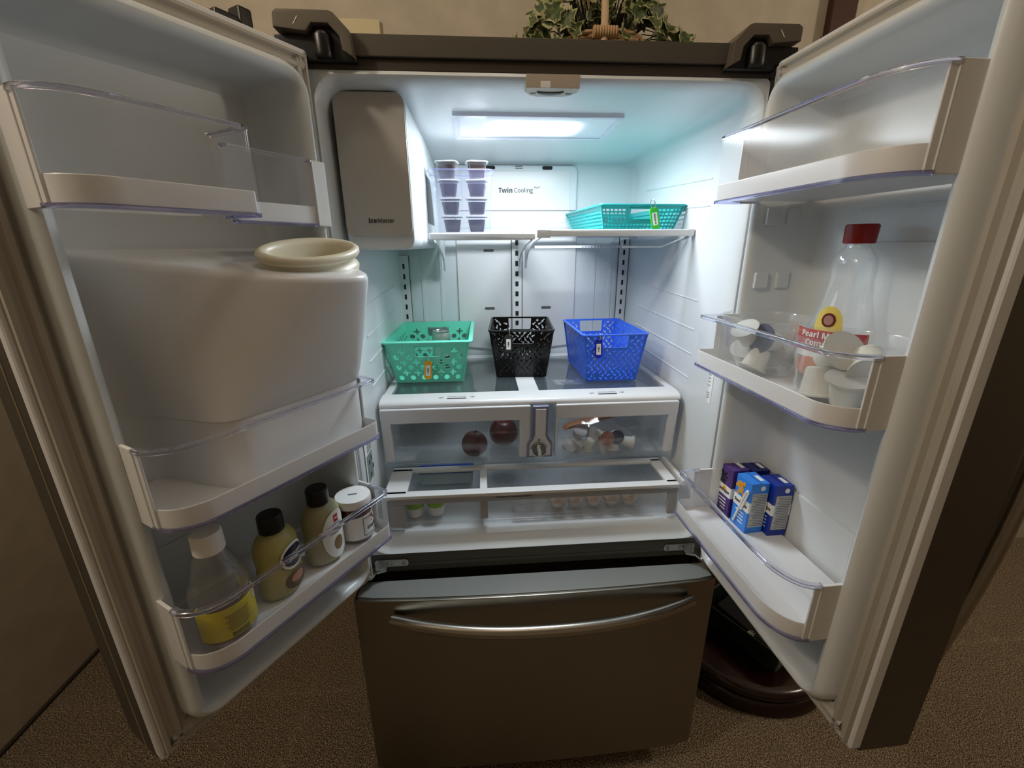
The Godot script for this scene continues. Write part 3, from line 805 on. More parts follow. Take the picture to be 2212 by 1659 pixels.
func interior_fittings() -> void:
	# top shelf, two halves
	for h in 2:
		var xa: float = [-0.249, 0.026][h]
		var xb: float = [0.016, 0.424][h]
		var yt: float = [1.531, 1.5375][h]
		var zf: float = [-0.205, -0.195][h]
		var zb := -0.600
		var c := Vector3((xa + xb) / 2, yt, 0)
		var S := thing("fridge_shelf", ["short glass shelf below the ice maker holding the dessert cups", "wide glass shelf holding the turquoise basket"][h], "shelf", T(c.x, yt, zf), "glass shelves")
		var w := xb - xa
		obj("front_trim", Geo.new().box(Vector3(-w / 2, -0.0165, -0.012), Vector3(w / 2, 0.0, 0.003), 0.004), mats.plastic_white, S, "white front edge")
		obj("glass_pane", Geo.new().box(Vector3(-w / 2 + 0.008, -0.0075, zb - zf + 0.03), Vector3(w / 2 - 0.008, -0.003, -0.011), 0.001), mats.glass_shelf, S)
		obj("rear_trim", Geo.new().box(Vector3(-w / 2 + 0.005, -0.013, zb - zf + 0.012), Vector3(w / 2 - 0.005, 0.001, zb - zf + 0.03), 0.003), mats.plastic_white, S)
		for e in 2:
			var x: float = (-w / 2 + 0.006) if e == 0 else (w / 2 - 0.006)
			var poly := PackedVector2Array([Vector2(0.0, -0.006), Vector2(0.03, -0.02), Vector2(0.16, -0.03), Vector2(0.30, -0.055), Vector2(0.352, -0.075), Vector2(0.372, -0.11), Vector2(0.388, -0.112), Vector2(0.39, -0.006)])
			obj("side_bracket", Geo.new().prism(poly, -0.003, 0.003, Transform3D(Basis(Vector3(0, 0, -1), Vector3(0, 1, 0), Vector3(1, 0, 0)), Vector3(x, 0, -0.008)), 0.001), mats.plastic_white, S, "white side bracket")
		if h == 1:
			obj("end_cap", Geo.new().box(Vector3(w / 2 - 0.02, -0.0175, -0.014), Vector3(w / 2, 0.0005, 0.004), 0.004), mats.plastic_white, S)
			obj("joint_cap", Geo.new().box(Vector3(-w / 2 - 0.008, -0.019, -0.012), Vector3(-w / 2 + 0.028, 0.0015, 0.0045), 0.004), mats.plastic_white, S)
			var wire := [Vector3(w / 2 - 0.012, -0.02, -0.03), Vector3(w / 2 - 0.045, -0.043, -0.09), Vector3(w / 2 - 0.06, -0.043, -0.11), Vector3(w / 2 - 0.15, -0.043, -0.11), Vector3(w / 2 - 0.15, -0.030, -0.115)]
			obj("bracket_wire", Geo.new().tube(wire, 0.002, 8), mats.plastic_white, S)
			# ribbed clear tray edge seen under the glass
			var rb := Geo.new()
			rb.box(Vector3(-w / 2 + 0.02, -0.046, -0.27), Vector3(w / 2 - 0.05, -0.038, -0.262), 0.001)
			obj("cross_bar", rb, mats.plastic_white, S)
			for k in 22: obj("bar_notch", Geo.new().box(Vector3(-0.03 + k * 0.0095, -0.0445, -0.2625), Vector3(-0.026 + k * 0.0095, -0.0395, -0.2612), 0.0004), mats.clear_rim, S)
	# crisper cover with two glass panes
	var C := thing("crisper_cover", "white framed glass cover above the two crisper drawers", "shelf", T(0.008, 1.1, -0.14))
	var pr := PackedVector2Array([Vector2(-0.45, 0.015), Vector2(-0.06, 0.015), Vector2(-0.02, 0.0135), Vector2(-0.006, 0.009), Vector2(0.0, 0.001), Vector2(0.0, -0.003), Vector2(-0.004, -0.0045), Vector2(-0.052, -0.004), Vector2(-0.052, 0.0), Vector2(-0.06, 0.0)])
	var g := Geo.new()
	g.prism(PackedVector2Array([Vector2(-0.06, 0.0), Vector2(-0.06, 0.015), Vector2(-0.03, 0.0145), Vector2(-0.012, 0.012), Vector2(-0.003, 0.007), Vector2(0.0, 0.001), Vector2(-0.001, -0.004), Vector2(-0.006, -0.0045), Vector2(-0.05, -0.002)]), -0.405, 0.407, Transform3D(Basis(Vector3(0, 0, 1), Vector3(0, 1, 0), Vector3(-1, 0, 0)), Vector3.ZERO), 0.001)
	g.box(Vector3(-0.405, 0.002, -0.46), Vector3(-0.385, 0.015, -0.055), 0.003)
	g.box(Vector3(0.387, 0.002, -0.46), Vector3(0.406, 0.015, -0.055), 0.003)
	g.box(Vector3(-0.405, 0.002, -0.48), Vector3(0.405, 0.017, -0.44), 0.003)
	obj("frame", g, mats.plastic_white, C, "white plastic frame")
	obj("centre_strip", Geo.new().box(Vector3(-0.034, 0.003, -0.45), Vector3(0.022, 0.0148, -0.055), 0.002), mats.plastic_white, C)
	obj("glass_pane", Geo.new().box(Vector3(-0.39, 0.008, -0.45), Vector3(-0.034, 0.0132, -0.056), 0.0008), mats.smoke_glass, C, "smoky glass pane")
	obj("glass_pane", Geo.new().box(Vector3(0.022, 0.008, -0.45), Vector3(0.39, 0.0132, -0.056), 0.0008), mats.smoke_glass, C, "smoky glass pane")
	for x in [-0.205, 0.205]:
		obj("humidity_slot", Geo.new().box(Vector3(x - 0.026, 0.0135, -0.0195), Vector3(x + 0.026, 0.0144, -0.0155), 0.0004), mats.vent_grey, C, "humidity slider slot")
		obj("lettering", text("Humidity Control", 0.05), mats.print_grey, C, "", Transform3D(Basis.from_euler(Vector3(-PI / 2, 0, 0)), Vector3(x, 0.0142, -0.029)))
		for e in [-1, 1]: obj("lettering", text("Low" if e < 0 else "High", 0.012), mats.print_grey, C, "", Transform3D(Basis.from_euler(Vector3(-PI / 2, 0, 0)), Vector3(x + e * 0.042, 0.0142, -0.024)))
	# two crisper drawers, fronts leaning back a little towards the bottom
	for h in 2:
		var xa: float = [-0.398, 0.068][h]
		var xb: float = [0.0, 0.408][h]
		var w := xb - xa
		var D := thing("produce_bin", ["clear crisper drawer holding two red apples", "clear crisper drawer holding a bag of creamer cups"][h], "drawer", T((xa + xb) / 2, 1.0945, -0.132), "crisper drawers")
		var H := 0.16
		var sl := 0.016 / 0.16
		var win_a: float = [-w / 2 + 0.026, -w / 2 + 0.006][h]
		var win_b: float = [w / 2 - 0.03, w / 2 - 0.026][h]
		var tl := Transform3D(Basis.from_euler(Vector3(atan(sl), 0, 0)), Vector3.ZERO)
		var fr := Geo.new()
		fr.box(Vector3(-w / 2, -0.042, -0.012), Vector3(w / 2, 0, 0), 0.004, tl)
		fr.box(Vector3(-w / 2, -H, -0.012), Vector3(win_a, -0.036, 0), 0.004, tl)
		fr.box(Vector3(win_b, -H, -0.012), Vector3(w / 2, -0.036, 0), 0.004, tl)
		obj("front_frame", fr, mats.plastic_grey, D, "pale grey front frame")
		var cl := Geo.new()
		cl.box(Vector3(win_a - 0.002, -H, -0.009), Vector3(win_b + 0.002, -0.04, -0.006), 0.001, tl)
		cl.box(Vector3(win_a, -0.081, -0.0065), Vector3(win_b, -0.078, -0.001), 0.001, tl)
		cl.box(Vector3(win_a, -H - 0.001, -0.0065), Vector3(win_b, -H + 0.016, -0.002), 0.002, tl)
		obj("front_window", cl, mats.clear_window, D, "clear window")
		var bx := Geo.new()
		var z0 := -0.03
		bx.box(Vector3(-w / 2 + 0.008, -H - 0.012, -0.42), Vector3(w / 2 - 0.008, -H - 0.009, -0.026), 0.001)
		bx.box(Vector3(-w / 2 + 0.006, -H - 0.012, -0.42), Vector3(-w / 2 + 0.009, -0.03, -0.02), 0.001)
		bx.box(Vector3(w / 2 - 0.009, -H - 0.012, -0.42), Vector3(w / 2 - 0.006, -0.03, -0.02), 0.001)
		bx.box(Vector3(-w / 2 + 0.008, -H - 0.012, -0.423), Vector3(w / 2 - 0.008, -0.03, -0.42), 0.001)
		obj("tray", bx, mats.clear_cloudy, D, "clear drawer body")
	# divider with the temperature dial
	var K := thing("drawer_divider", "slim grey divider with a round dial between the crisper drawers", "divider", T(0.029, 1.094, -0.124))
	var dp := PackedVector2Array([Vector2(-0.021, 0), Vector2(0.021, 0), Vector2(0.021, -0.086), Vector2(0.025, -0.098), Vector2(0.034, -0.112), Vector2(0.036, -0.122), Vector2(0.036, -0.158), Vector2(-0.036, -0.158), Vector2(-0.036, -0.122), Vector2(-0.034, -0.112), Vector2(-0.025, -0.098), Vector2(-0.021, -0.086)])
	var tl := Transform3D(Basis.from_euler(Vector3(atan(0.1), 0, 0)), Vector3(-0.003, 0, 0))
	obj("border", Geo.new().prism(dp, -0.014, -0.002, tl, 0.002), mat("violet_grey", Color(0.5, 0.5, 0.6), 0.25), K, "violet grey border")
	obj("panel", Geo.new().prism(Geo.inset(dp, -0.008) if false else shrink(dp, 0.007), -0.003, 0.001, tl, 0.001), mats.plastic_grey, K)
	var kx := tl * Transform3D(Basis(Vector3(1, 0, 0), Vector3(0, 0, 1), Vector3(0, -1, 0)), Vector3(-0.003, -0.129, 0.001))
	var dl := obj("dial", Geo.new().lathe([[0.0225, 0], [0.0225, 0.004], [0.021, 0.0055], [0.0195, 0.0055], [0.019, 0.004], [0.0, 0.004]], 36, kx), mat("dial_grey", Color(0.42, 0.42, 0.42), 0.35), K, "round grey dial")
	obj("dial_rim", Geo.new().lathe([[0.0195, 0.004], [0.0225, 0.004], [0.0228, 0.0065], [0.021, 0.007], [0.0195, 0.006], [0.0195, 0.004]], 36, kx), mats.chrome, dl)
	var gp := []
	for i in 13:
		var k := float(i) / 12 * 2 - 1
		gp.append(Vector3(-0.003 - 0.0022 * sin(k * 2.6), -0.129 + k * 0.0165, 0.0075))
	obj("dial_grip", Geo.new().tube(gp, 0.0048, 10, tl), mats.plastic_white, dl, "wavy white grip")
	obj("mark", Geo.new().prism(Geo.rr(0.003, 0.008, 0.001, 2), 0.001, 0.0014, tl * T(-0.003, -0.1, 0.0)), mats.print_black, K)
	# wide flat pantry drawer
	var P := thing("pantry_drawer", "wide shallow drawer with clear lid at the bottom of the fridge", "drawer", T(0.0, 0.8, -0.04))
	g = Geo.new()
	var W := 0.388
	var ly := 0.096
	var side := Geo.new()
	# lid frame
	g.box(Vector3(-W, ly - 0.01, -0.022), Vector3(W, ly, 0.004), 0.003)
	g.box(Vector3(-W, ly - 0.01, -0.15), Vector3(W, ly, -0.128), 0.003)
	g.box(Vector3(-W, ly - 0.01, -0.14), Vector3(-W + 0.058, ly, -0.01), 0.003)
	g.box(Vector3(W - 0.03, ly - 0.01, -0.14), Vector3(W, ly, -0.01), 0.003)
	g.box(Vector3(-0.142, ly - 0.01, -0.14), Vector3(-0.122, ly - 0.001, -0.01), 0.003)
	obj("lid_frame", g, mats.plastic_white, P, "white lid frame")
	obj("lid_window", Geo.new().box(Vector3(-W + 0.055, ly - 0.006, -0.132), Vector3(W - 0.028, ly - 0.004, -0.018), 0.0005), mats.clear_window, P, "clear lid window")
	g = Geo.new()
	g.box(Vector3(-W + 0.012, ly - 0.034, -0.014), Vector3(W, ly - 0.0105, 0.0), 0.003, Transform3D(Basis.from_euler(Vector3(0.12, 0, 0)), Vector3(0, 0.004, -0.012)))
	g.box(Vector3(-W + 0.012, 0.0, -0.016), Vector3(-W + 0.052, ly - 0.03, -0.004), 0.003)
	g.box(Vector3(W - 0.024, 0.0, -0.016), Vector3(W, ly - 0.03, -0.004), 0.003)
	g.box(Vector3(-0.142, 0.012, -0.018), Vector3(-0.122, ly - 0.03, -0.008), 0.002)
	obj("front_frame", g, mat("drawer_grey", Color(0.68, 0.68, 0.69), 0.35, 0.1), P, "grey front handle band")
	obj("bright_line", Geo.new().box(Vector3(-W, ly - 0.0105, 0.002), Vector3(W, ly - 0.0075, 0.0052), 0.001), mats.chrome, P, "bright trim line")
	g = Geo.new()
	g.box(Vector3(-W + 0.05, 0.0, -0.013), Vector3(W - 0.022, ly - 0.03, -0.010), 0.001)
	g.box(Vector3(-W + 0.05, 0.0, -0.0105), Vector3(W - 0.022, 0.014, -0.006), 0.002)
	obj("front_window", g, mats.clear_window, P, "clear front window")
	g = Geo.new()
	g.box(Vector3(-W + 0.014, 0.001, -0.36), Vector3(W - 0.004, 0.004, -0.014), 0.001)
	g.box(Vector3(-W + 0.014, 0.001, -0.36), Vector3(-W + 0.017, ly - 0.014, -0.014), 0.001)
	g.box(Vector3(W - 0.007, 0.001, -0.36), Vector3(W - 0.004, ly - 0.014, -0.014), 0.001)
	obj("tray", g, mats.clear_cloudy, P, "clear drawer tray")
	obj("divider", Geo.new().box(Vector3(-0.1335, 0.004, -0.34), Vector3(-0.1305, ly - 0.012, -0.018), 0.001), mats.clear_rim, P)
	obj("side_strip", Geo.new().box(Vector3(-W - 0.005, -0.006, -0.014), Vector3(-W + 0.008, ly - 0.012, -0.002), 0.002), mats.plastic_grey, P)
	obj("lettering", text("WideOpen CoolSelect Pantry", 0.095), mats.print_black, P, "", Transform3D(Basis.from_euler(Vector3(0.12, 0, 0)), Vector3(-0.054, 0.0785, -0.0026)))
	# fixed white shelf strip behind the lid
	var lk := Geo.new().box(Vector3(0.4, 0.88, -0.19), Vector3(0.412, 0.898, -0.05), 0.003)
	obj("lid_stop", lk, mats.plastic_white, get_node("refrigerator"))

func shrink(p: PackedVector2Array, d: float) -> PackedVector2Array:
	var q := p.duplicate()
	var ar := 0.0
	for i in q.size(): ar += q[i].cross(q[(i + 1) % q.size()])
	if ar < 0: q.reverse()
	return Geo.inset(q, d)

# a door bin: white tray with clear wrap-round front
func bin(s: int, u0: float, u1: float, y0: float, y1: float, nf: float, hr: float, fr: float, label: String, hinge_white := true, nb := 0.066, back := -0.07) -> Node3D:
	var B := thing("door_bin", label, "door bin", on_door(s, (u0 + u1) / 2, y0, 0.0), "clear door bins")
	var uc := (u0 + u1) / 2
	var h := y1 - y0
	var path := PackedVector2Array()
	var n0 := nb if hinge_white else 0.032
	path.append(Vector2(u0, n0))
	path.append_array(arc(Vector2(u0 + hr, nf - hr), hr, hr, PI, PI / 2, 6))
	var ry := minf(fr, nf - nb - 0.004)
	path.append_array(arc(Vector2(u1 - fr, nf - ry), fr, ry, PI / 2, 0, 10))
	path.append(Vector2(u1, nb))
	var pl := PackedVector2Array()
	for p in path: pl.append(Vector2((p.x - uc) * s, p.y))
	var f := float(s)
	var pane_p := PackedVector2Array([Vector2(0, 0.004), Vector2(0, h - 0.006), Vector2(-0.0028, h - 0.006), Vector2(-0.0028, 0.004)])
	obj("clear_front", Geo.new().sweep(pl, pane_p, false, f), mats.clear, B, "clear curved front", Transform3D(), 50)
	var rim := PackedVector2Array([Vector2(0.0005, h - 0.0065), Vector2(0.0005, h - 0.001), Vector2(-0.0005, h), Vector2(-0.008, h), Vector2(-0.009, h - 0.001), Vector2(-0.009, h - 0.0028), Vector2(-0.0035, h - 0.0035), Vector2(-0.0028, h - 0.0065)])
	obj("rim", Geo.new().sweep(pl, rim, false, f), mats.clear_rim, B, "thick clear rim", Transform3D(), 50)
	var foot := PackedVector2Array([Vector2(0.0006, -0.001), Vector2(0.0006, 0.0045), Vector2(-0.0035, 0.0045), Vector2(-0.006, 0.001), Vector2(-0.006, -0.001)])
	obj("foot_rail", Geo.new().sweep(pl, foot, false, f), mats.clear_edge, B, "clear lower edge", Transform3D(), 50)
	# white tray
	var tray := Geo.new()
	var inn := PackedVector2Array()
	for i in pl.size():
		var a := (pl[i] - pl[maxi(i - 1, 0)]).normalized() if i > 0 else (pl[1] - pl[0]).normalized()
		var b := (pl[i + 1] - pl[i]).normalized() if i < pl.size() - 1 else a
		var na := Vector2(-(a + b).y, (a + b).x).normalized() * f
		inn.append(pl[i] - na * 0.0046)
	var fl := inn.duplicate()
	var bi := 0.016
	fl.append(Vector2((u1 - 0.004 - uc) * s, 0.038)); fl.append(Vector2((u1 - bi - uc) * s, 0.03)); fl.append(Vector2((u1 - bi - uc) * s, back))
	fl.append(Vector2((u0 + bi - uc) * s, back)); fl.append(Vector2((u0 + bi - uc) * s, 0.03)); fl.append(Vector2((u0 + 0.004 - uc) * s, 0.038))
	var up := Transform3D(Basis(Vector3(1, 0, 0), Vector3(0, 0, -1), Vector3(0, 1, 0)), Vector3.ZERO)
	var fz := PackedVector2Array()
	for p in fl: fz.append(Vector2(p.x, -p.y))
	tray.prism(fz, 0.003, 0.0065, up)
	tray.sweep(inn, PackedVector2Array([Vector2(0.0012, 0.003), Vector2(0.0012, 0.031), Vector2(0.0, 0.0325), Vector2(-0.0012, 0.031), Vector2(-0.0012, 0.003)]), false, f)
	for e in 2:
		if e == 0 and not hinge_white: continue
		if e == 1 and u1 < 0.25: continue
		var x := (u0 - uc if e == 0 else u1 - uc) * s
		var w := 0.005 * s * (1 if e == 0 else -1)
		tray.box(Vector3(x, 0.0, 0.006), Vector3(x + w, h - 0.001, nb + 0.002), 0.0015)
		tray.box(Vector3(x + w * 0.3, 0.002, nb - 0.002), Vector3(x + w * 0.9, h - 0.004, nb + 0.012), 0.0008)
	if u1 < 0.25: tray.box(Vector3((u0 - 0.028 - uc) * s, 0.0, 0.0), Vector3((u0 + 0.004 - uc) * s, h, nf - 0.004), 0.003)
	obj("tray", tray, mats.plastic_white, B, "white tray and ends", Transform3D(), 45)
	return B

func door_bins() -> void:
	bin(1, 0.040, 0.402, 1.574, 1.687, 0.121, 0.008, 0.075, "empty clear bin at the top of the door with three bins")
	bin(1, 0.036, 0.402, 1.257, 1.363, 0.119, 0.014, 0.05, "clear door bin holding a red-capped syrup bottle and two tubs")
	bin(1, 0.031, 0.402, 0.888, 0.998, 0.119, 0.016, 0.07, "clear door bin holding four small juice boxes")
	bin(-1, 0.203, 0.412, 1.541, 1.653, 0.120, 0.008, 0.055, "deep empty clear bin high on the ice chute door", false, 0.066, 0.0)
	bin(-1, 0.05, 0.198, 1.535, 1.642, 0.046, 0.006, 0.006, "small shallow clear bin beside the refrigerator hinge", true, 0.036, -0.03)
	bin(-1, 0.030, 0.402, 1.138, 1.258, 0.122, 0.016, 0.06, "empty clear bin directly under the ice chute housing")
	bin(-1, 0.026, 0.412, 0.897, 1.010, 0.122, 0.018, 0.06, "clear door bin holding a yellow-labelled jug, two squeeze bottles and a jar")

# open basket of perforated panels; kind 0 crosses, 1 damask, 2 weave
func basket(called: String, label: String, xf: Transform3D, bw: float, bd: float, tw: float, td: float, h: float, m: Material, kind: int, sd: int) -> Node3D:
	var B := thing(called, label, "basket", xf)
	rng.seed = sd
	var dims := [[12, 8], [18, 14], [20, 7]][kind] as Array
	var corners := [Vector2(-1, 1), Vector2(1, 1), Vector2(1, -1), Vector2(-1, -1)]
	for side in 4:
		var g := Geo.new()
		var c0: Vector2 = corners[side]
		var c1: Vector2 = corners[(side + 1) % 4]
		var nin := Vector3(-(c0.x + c1.x) / 2, 0, -(c0.y + c1.y) / 2).normalized()
		var mp := func(a: float, b: float, d: float) -> Vector3:
			var w := lerpf(bw, tw, b) / 2
			var dd := lerpf(bd, td, b) / 2
			var p := c0.lerp(c1, a)
			return Vector3(p.x * w, b * h, p.y * dd) + nin * d * 0.0018
		var nx: int = dims[0]
		if side % 2 == 1: nx = int(round(nx * bd / bw / 2)) * 2
		var ny: int = dims[1]
		var phi := []
		for k in (nx + 1) * (ny + 1): phi.append(rng.randf())
		var front := side == 0 or side == 2
		var gap := Rect2()
		if front:
			if kind == 0: gap = Rect2(4, 5, 4, 2)
			elif kind == 1: gap = Rect2(5, 10, 8, 4)
			else: gap = Rect2(7, 3, 6, 3)
		var hole := func(ix: int, iy: int, a: float) -> float:
			if kind == 2:
				if iy == ny - 1: return 0.0
				if front and ix >= 6 and ix <= 13 and iy >= 2: return 0.0
				var big := 0.42 if (ix + iy) % 2 == 0 else 0.33
				return minf(big / maxf(0.01, absf(cos(a))), 0.27 / maxf(0.01, absf(sin(a))))
			if ix == 0 or ix == nx or iy == 0 or iy == ny or gap.grow(0.6).has_point(Vector2(ix, iy)): return 0.0
			if kind == 0:
				if iy == ny - 1: return 0.0
				if iy % 2 == 0: return 0.20 + 0.46 * pow(absf(cos(2 * a)), 2.0)
				return 0.42 + 0.06 * absf(cos(4 * a))
			var q: float = phi[iy * nx + ix]
			if q < 0.06: return 0.0
			var sgn := 1.0 if ix < nx / 2.0 else -1.0
			var sym := sgn * (PI / 4 + (0.0 if (iy / 2) % 2 else PI / 2) + (q - 0.5) * 0.9)
			if ix % 6 == 3 and iy % 4 == 1: return 0.24 + 0.3 * pow(absf(cos(2 * a)), 3.0)
			return 0.17 + 0.58 * pow(absf(cos((a - sym) + 0.35 * sgn * sin(a - sym))), 4.0)
		perforate(g, nx, ny, hole, mp, gap, kind == 2, 24 if kind == 0 else 16)
		obj("wall_panel", g, m, B, "perforated side", Transform3D(), 30)
		if front:
			var fa := gap.position.x / nx
			var fb := gap.end.x / nx
			var lo := gap.position.y / ny
			var hi := gap.end.y / ny
			var pts := []
			for q in [[fa, hi], [fa, lo + 0.05], [fa + 0.01, lo + 0.015], [fa + 0.03, lo], [fb - 0.03, lo], [fb - 0.01, lo + 0.015], [fb, lo + 0.05], [fb, hi]]: pts.append(mp.call(q[0], q[1], 0.5))
			if kind != 1: pts.append(mp.call(fa, hi, 0.5))
			obj("handle_edge", Geo.new().tube(pts, 0.0018 if kind < 2 else 0.0026, 8), m, B)
	obj("base", Geo.new().box(Vector3(-bw / 2, 0, -bd / 2), Vector3(bw / 2, 0.003, bd / 2), 0.001), m, B)
	var rim := Geo.new()
	var rp := Geo.rr(tw + 0.004, td + 0.004, 0.008, 4)
	var pf: PackedVector2Array
	if kind == 0: pf = PackedVector2Array([Vector2(-0.003, h - 0.008), Vector2(0.008, h - 0.006), Vector2(0.009, h - 0.002), Vector2(0.006, h), Vector2(-0.003, h + 0.001)])
	else: pf = PackedVector2Array([Vector2(-0.003, h - 0.004), Vector2(0.003, h - 0.004), Vector2(0.0042, h - 0.001), Vector2(0.003, h + 0.001), Vector2(-0.003, h + 0.001)])
	rim.sweep(rp, pf, true, -1.0)
	obj("rim", rim, m, B, "rolled rim")
	for c in corners: obj("corner_edge", Geo.new().tube([Vector3(c.x * bw / 2, 0.002, c.y * bd / 2), Vector3(c.x * tw / 2, h - 0.002, c.y * td / 2)], 0.0026, 8), m, B)
	return B

func key_tag(label: String, xf: Transform3D, m: Material, txt: String, ring_up := 0.0) -> void:
	var K := thing("key_tag", label, "key tag", xf, "")
	obj("tag_body", Geo.new().prism(Geo.rr(0.0225, 0.054, 0.009, 5), -0.0015, 0.0015, Transform3D(), 0.0007), m, K)
	obj("paper_insert", Geo.new().prism(Geo.rr(0.013, 0.031, 0.001, 2), 0.0012, 0.0021, T(0, -0.002, 0)), mats.print_white, K, "white paper insert")
	obj("lettering", text(txt, 0.0135 if txt.length() < 5 else 0.024, true, 0.0005), mats.print_black, K, "", E(Vector3(0, 0, -90), Vector3(0, -0.002, 0.0021)))
	var ring := []
	for i in 21:
		var a := TAU * i / 20
		ring.append(Vector3(sin(a) * 0.003, 0.0345 + cos(a) * 0.0115, sin(a) * 0.008))
	obj("split_ring", Geo.new().tube(ring, 0.0011, 8), mats.chrome, K)

func creamer(xf: Transform3D, label: String, lid: Material, grp: String, k := 1.0) -> void:
	var c := thing("creamer_cup", label, "creamer cup", xf * Transform3D(Basis.from_scale(Vector3.ONE * k), Vector3.ZERO), grp)
	obj("cup", Geo.new().lathe([[0.0, -0.016], [0.0105, -0.016], [0.0125, -0.014], [0.0165, 0.012], [0.02, 0.0125], [0.02, 0.0138], [0.0, 0.0138]], 20), mat("creamer_white", Color(0.86, 0.86, 0.82), 0.45), c)
	obj("lid", Geo.new().lathe([[0.0202, 0.0138], [0.0204, 0.0146], [0.0, 0.0149]], 20), lid, c, "peel-off lid")

func shelf_things() -> void:
	var mint := mat("mint", Color(0.45, 0.89, 0.77), 0.38)
	var teal := mat("turquoise", Color(0.08, 0.68, 0.68), 0.35)
	var blackp := mat("basket_black", Color(0.012, 0.012, 0.015), 0.25)
	var bluep := mat("basket_blue", Color(0.22, 0.42, 0.88), 0.3)
	# cover top is at y 1.1145
	var y0 := 1.1148
	basket("storage_basket", "mint green basket with cross-shaped holes standing beside the left wall", T(-0.2795, y0, -0.44, deg_to_rad(-0.5)), 0.192, 0.27, 0.236, 0.325, 0.130, mint, 0, 21)
	basket("storage_basket", "black basket with a cut-out floral pattern", T(0.0, y0, -0.435, deg_to_rad(-4)), 0.148, 0.205, 0.186, 0.245, 0.149, blackp, 1, 22)
	basket("storage_basket", "blue basket with a cut-out floral pattern", T(0.251, y0, -0.378, deg_to_rad(1.5)), 0.148, 0.225, 0.184, 0.265, 0.145, bluep, 1, 23)
	basket("storage_basket", "shallow turquoise woven-look tray basket on the top shelf", T(0.293, 1.5378, -0.425, deg_to_rad(3)), 0.192, 0.32, 0.226, 0.362, 0.0625, teal, 2, 24)
	key_tag("yellow key tag hanging on the mint green basket", E(Vector3(-9, 0, -3), Vector3(-0.283, 1.159, -0.2815)), mat("tag_yellow", Color(0.93, 0.68, 0.08), 0.35), "RM 1")
	key_tag("smoky clear key tag hanging on the black basket", E(Vector3(-7, 0, 0), Vector3(-0.0475, 1.2255, -0.309)), pane("tag_clear", Color(0.25, 0.25, 0.27), 0.6, 0.05), "RM 2")
	key_tag("blue key tag hanging on the blue basket", E(Vector3(-7, 0, 0), Vector3(0.2055, 1.2195, -0.2445)), mat("tag_blue", Color(0.05, 0.13, 0.72), 0.3), "RM 3")
	key_tag("bright green key tag hanging on the turquoise basket", E(Vector3(-4, 0, 12), Vector3(0.329, 1.5655, -0.2265)), mat("tag_green", Color(0.22, 0.76, 0.13), 0.35), "Room 4")
	# can
	var can := thing("soda_can", "silver drink can with dark green letters inside the mint green basket", "can", T(-0.251, y0 + 0.0035, -0.40))
	var silver := mat("can_silver", Color(0.78, 0.78, 0.76), 0.3, 0.55)
	obj("body", Geo.new().lathe([[0.0, 0.002], [0.02, 0.0], [0.0225, 0.002], [0.0285, 0.012], [0.0285, 0.116], [0.0255, 0.127], [0.0245, 0.129]], 40), silver, can)
	obj("rim", Geo.new().lathe([[0.0245, 0.128], [0.026, 0.13], [0.026, 0.1325], [0.0245, 0.133], [0.0232, 0.1315], [0.0228, 0.128], [0.0, 0.128]], 40), mats.chrome, can)
	var dg := mat("label_green", Color(0.03, 0.24, 0.12), 0.4)
	var ltr := Geo.new()
	for q in [["AIR", 0.03, 0.096, -0.35], ["KR", 0.018, 0.074, 0.5], ["ZERO", 0.022, 0.082, 0.55]]:
		obj("lettering", bend(text(q[0], q[1], true, 0.0004), 0.0286), dg, can, "", T(0, q[2], 0, q[3]))
	for k in 5: obj("stripe", bend(sheet(0.05, 0.0045, 0.0003, 10), 0.0286), dg, can, "", T(0, 0.02 + k * 0.0085, 0, 0.15))
	for k in 6: obj("print_line", bend(sheet(0.014, 0.0014, 0.0003, 4), 0.0286), mats.print_black, can, "", T(0, 0.09 + k * 0.0035, 0, 1.0))
	obj("pull_tab", Geo.new().prism(Geo.rr(0.012, 0.02, 0.005, 4), 0.0, 0.001, Transform3D(Basis(Vector3(1, 0, 0), Vector3(0, 0, -1), Vector3(0, 1, 0)), Vector3(0, 0.1285, 0.004)), 0.0003), mats.chrome, can)
	# loose film beside the blue basket
	var film := thing("plastic_film", "crumpled scrap of clear film lying beside the blue basket", "plastic film", T(0.124, y0 + 0.002, -0.262))
	var fg := Geo.new()
	var nz := FastNoiseLite.new()
	nz.seed = 4; nz.frequency = 22.0
	var top := []
	for i in 13:
		var row := []
		for j in 9:
			var p := Vector3(-0.04 + i * 0.0066, 0, -0.024 + j * 0.006)
			p.x += nz.get_noise_2d(p.z * 2, i) * 0.006
			p.y = maxf(0.0, (nz.get_noise_2d(p.x, p.z) + 0.3) * 0.012) * sin(PI * i / 12) * sin(PI * j / 8) + 0.0006
			row.append(p)
		top.append(row)
	var fl := PackedVector3Array()
	var dn := Vector3(0, -0.0004, 0)
	for i in 12:
		for j in 8:
			var a = top[i][j]; var b = top[i + 1][j]; var c = top[i + 1][j + 1]; var d = top[i][j + 1]
			fl.append_array([a, c, b, a, d, c, a + dn, b + dn, c + dn, a + dn, c + dn, d + dn])
	obj("sheet", fg.solid(fl), mats.bag_film, film)
	# dessert cups in a clear holder
	var H := thing("clear_holder", "clear plastic holder with two columns of dark dessert cups", "container", T(-0.167, 1.5313, -0.312))
	var ho := []
	for q in [[0.0, 0.0], [0.0, 0.002], [0.001, 0.06], [0.003, 0.11], [0.008, 0.15], [0.008, 0.1515], [0.0065, 0.1515], [0.0015, 0.11], [-0.0005, 0.06], [-0.002, 0.004]]:
		var ring := PackedVector3Array()
		for p in Geo.rr(0.149 + 2 * q[0], 0.085 + 2 * q[0], 0.014, 5): ring.append(Vector3(p.x, q[1], p.y))
		ho.append(ring)
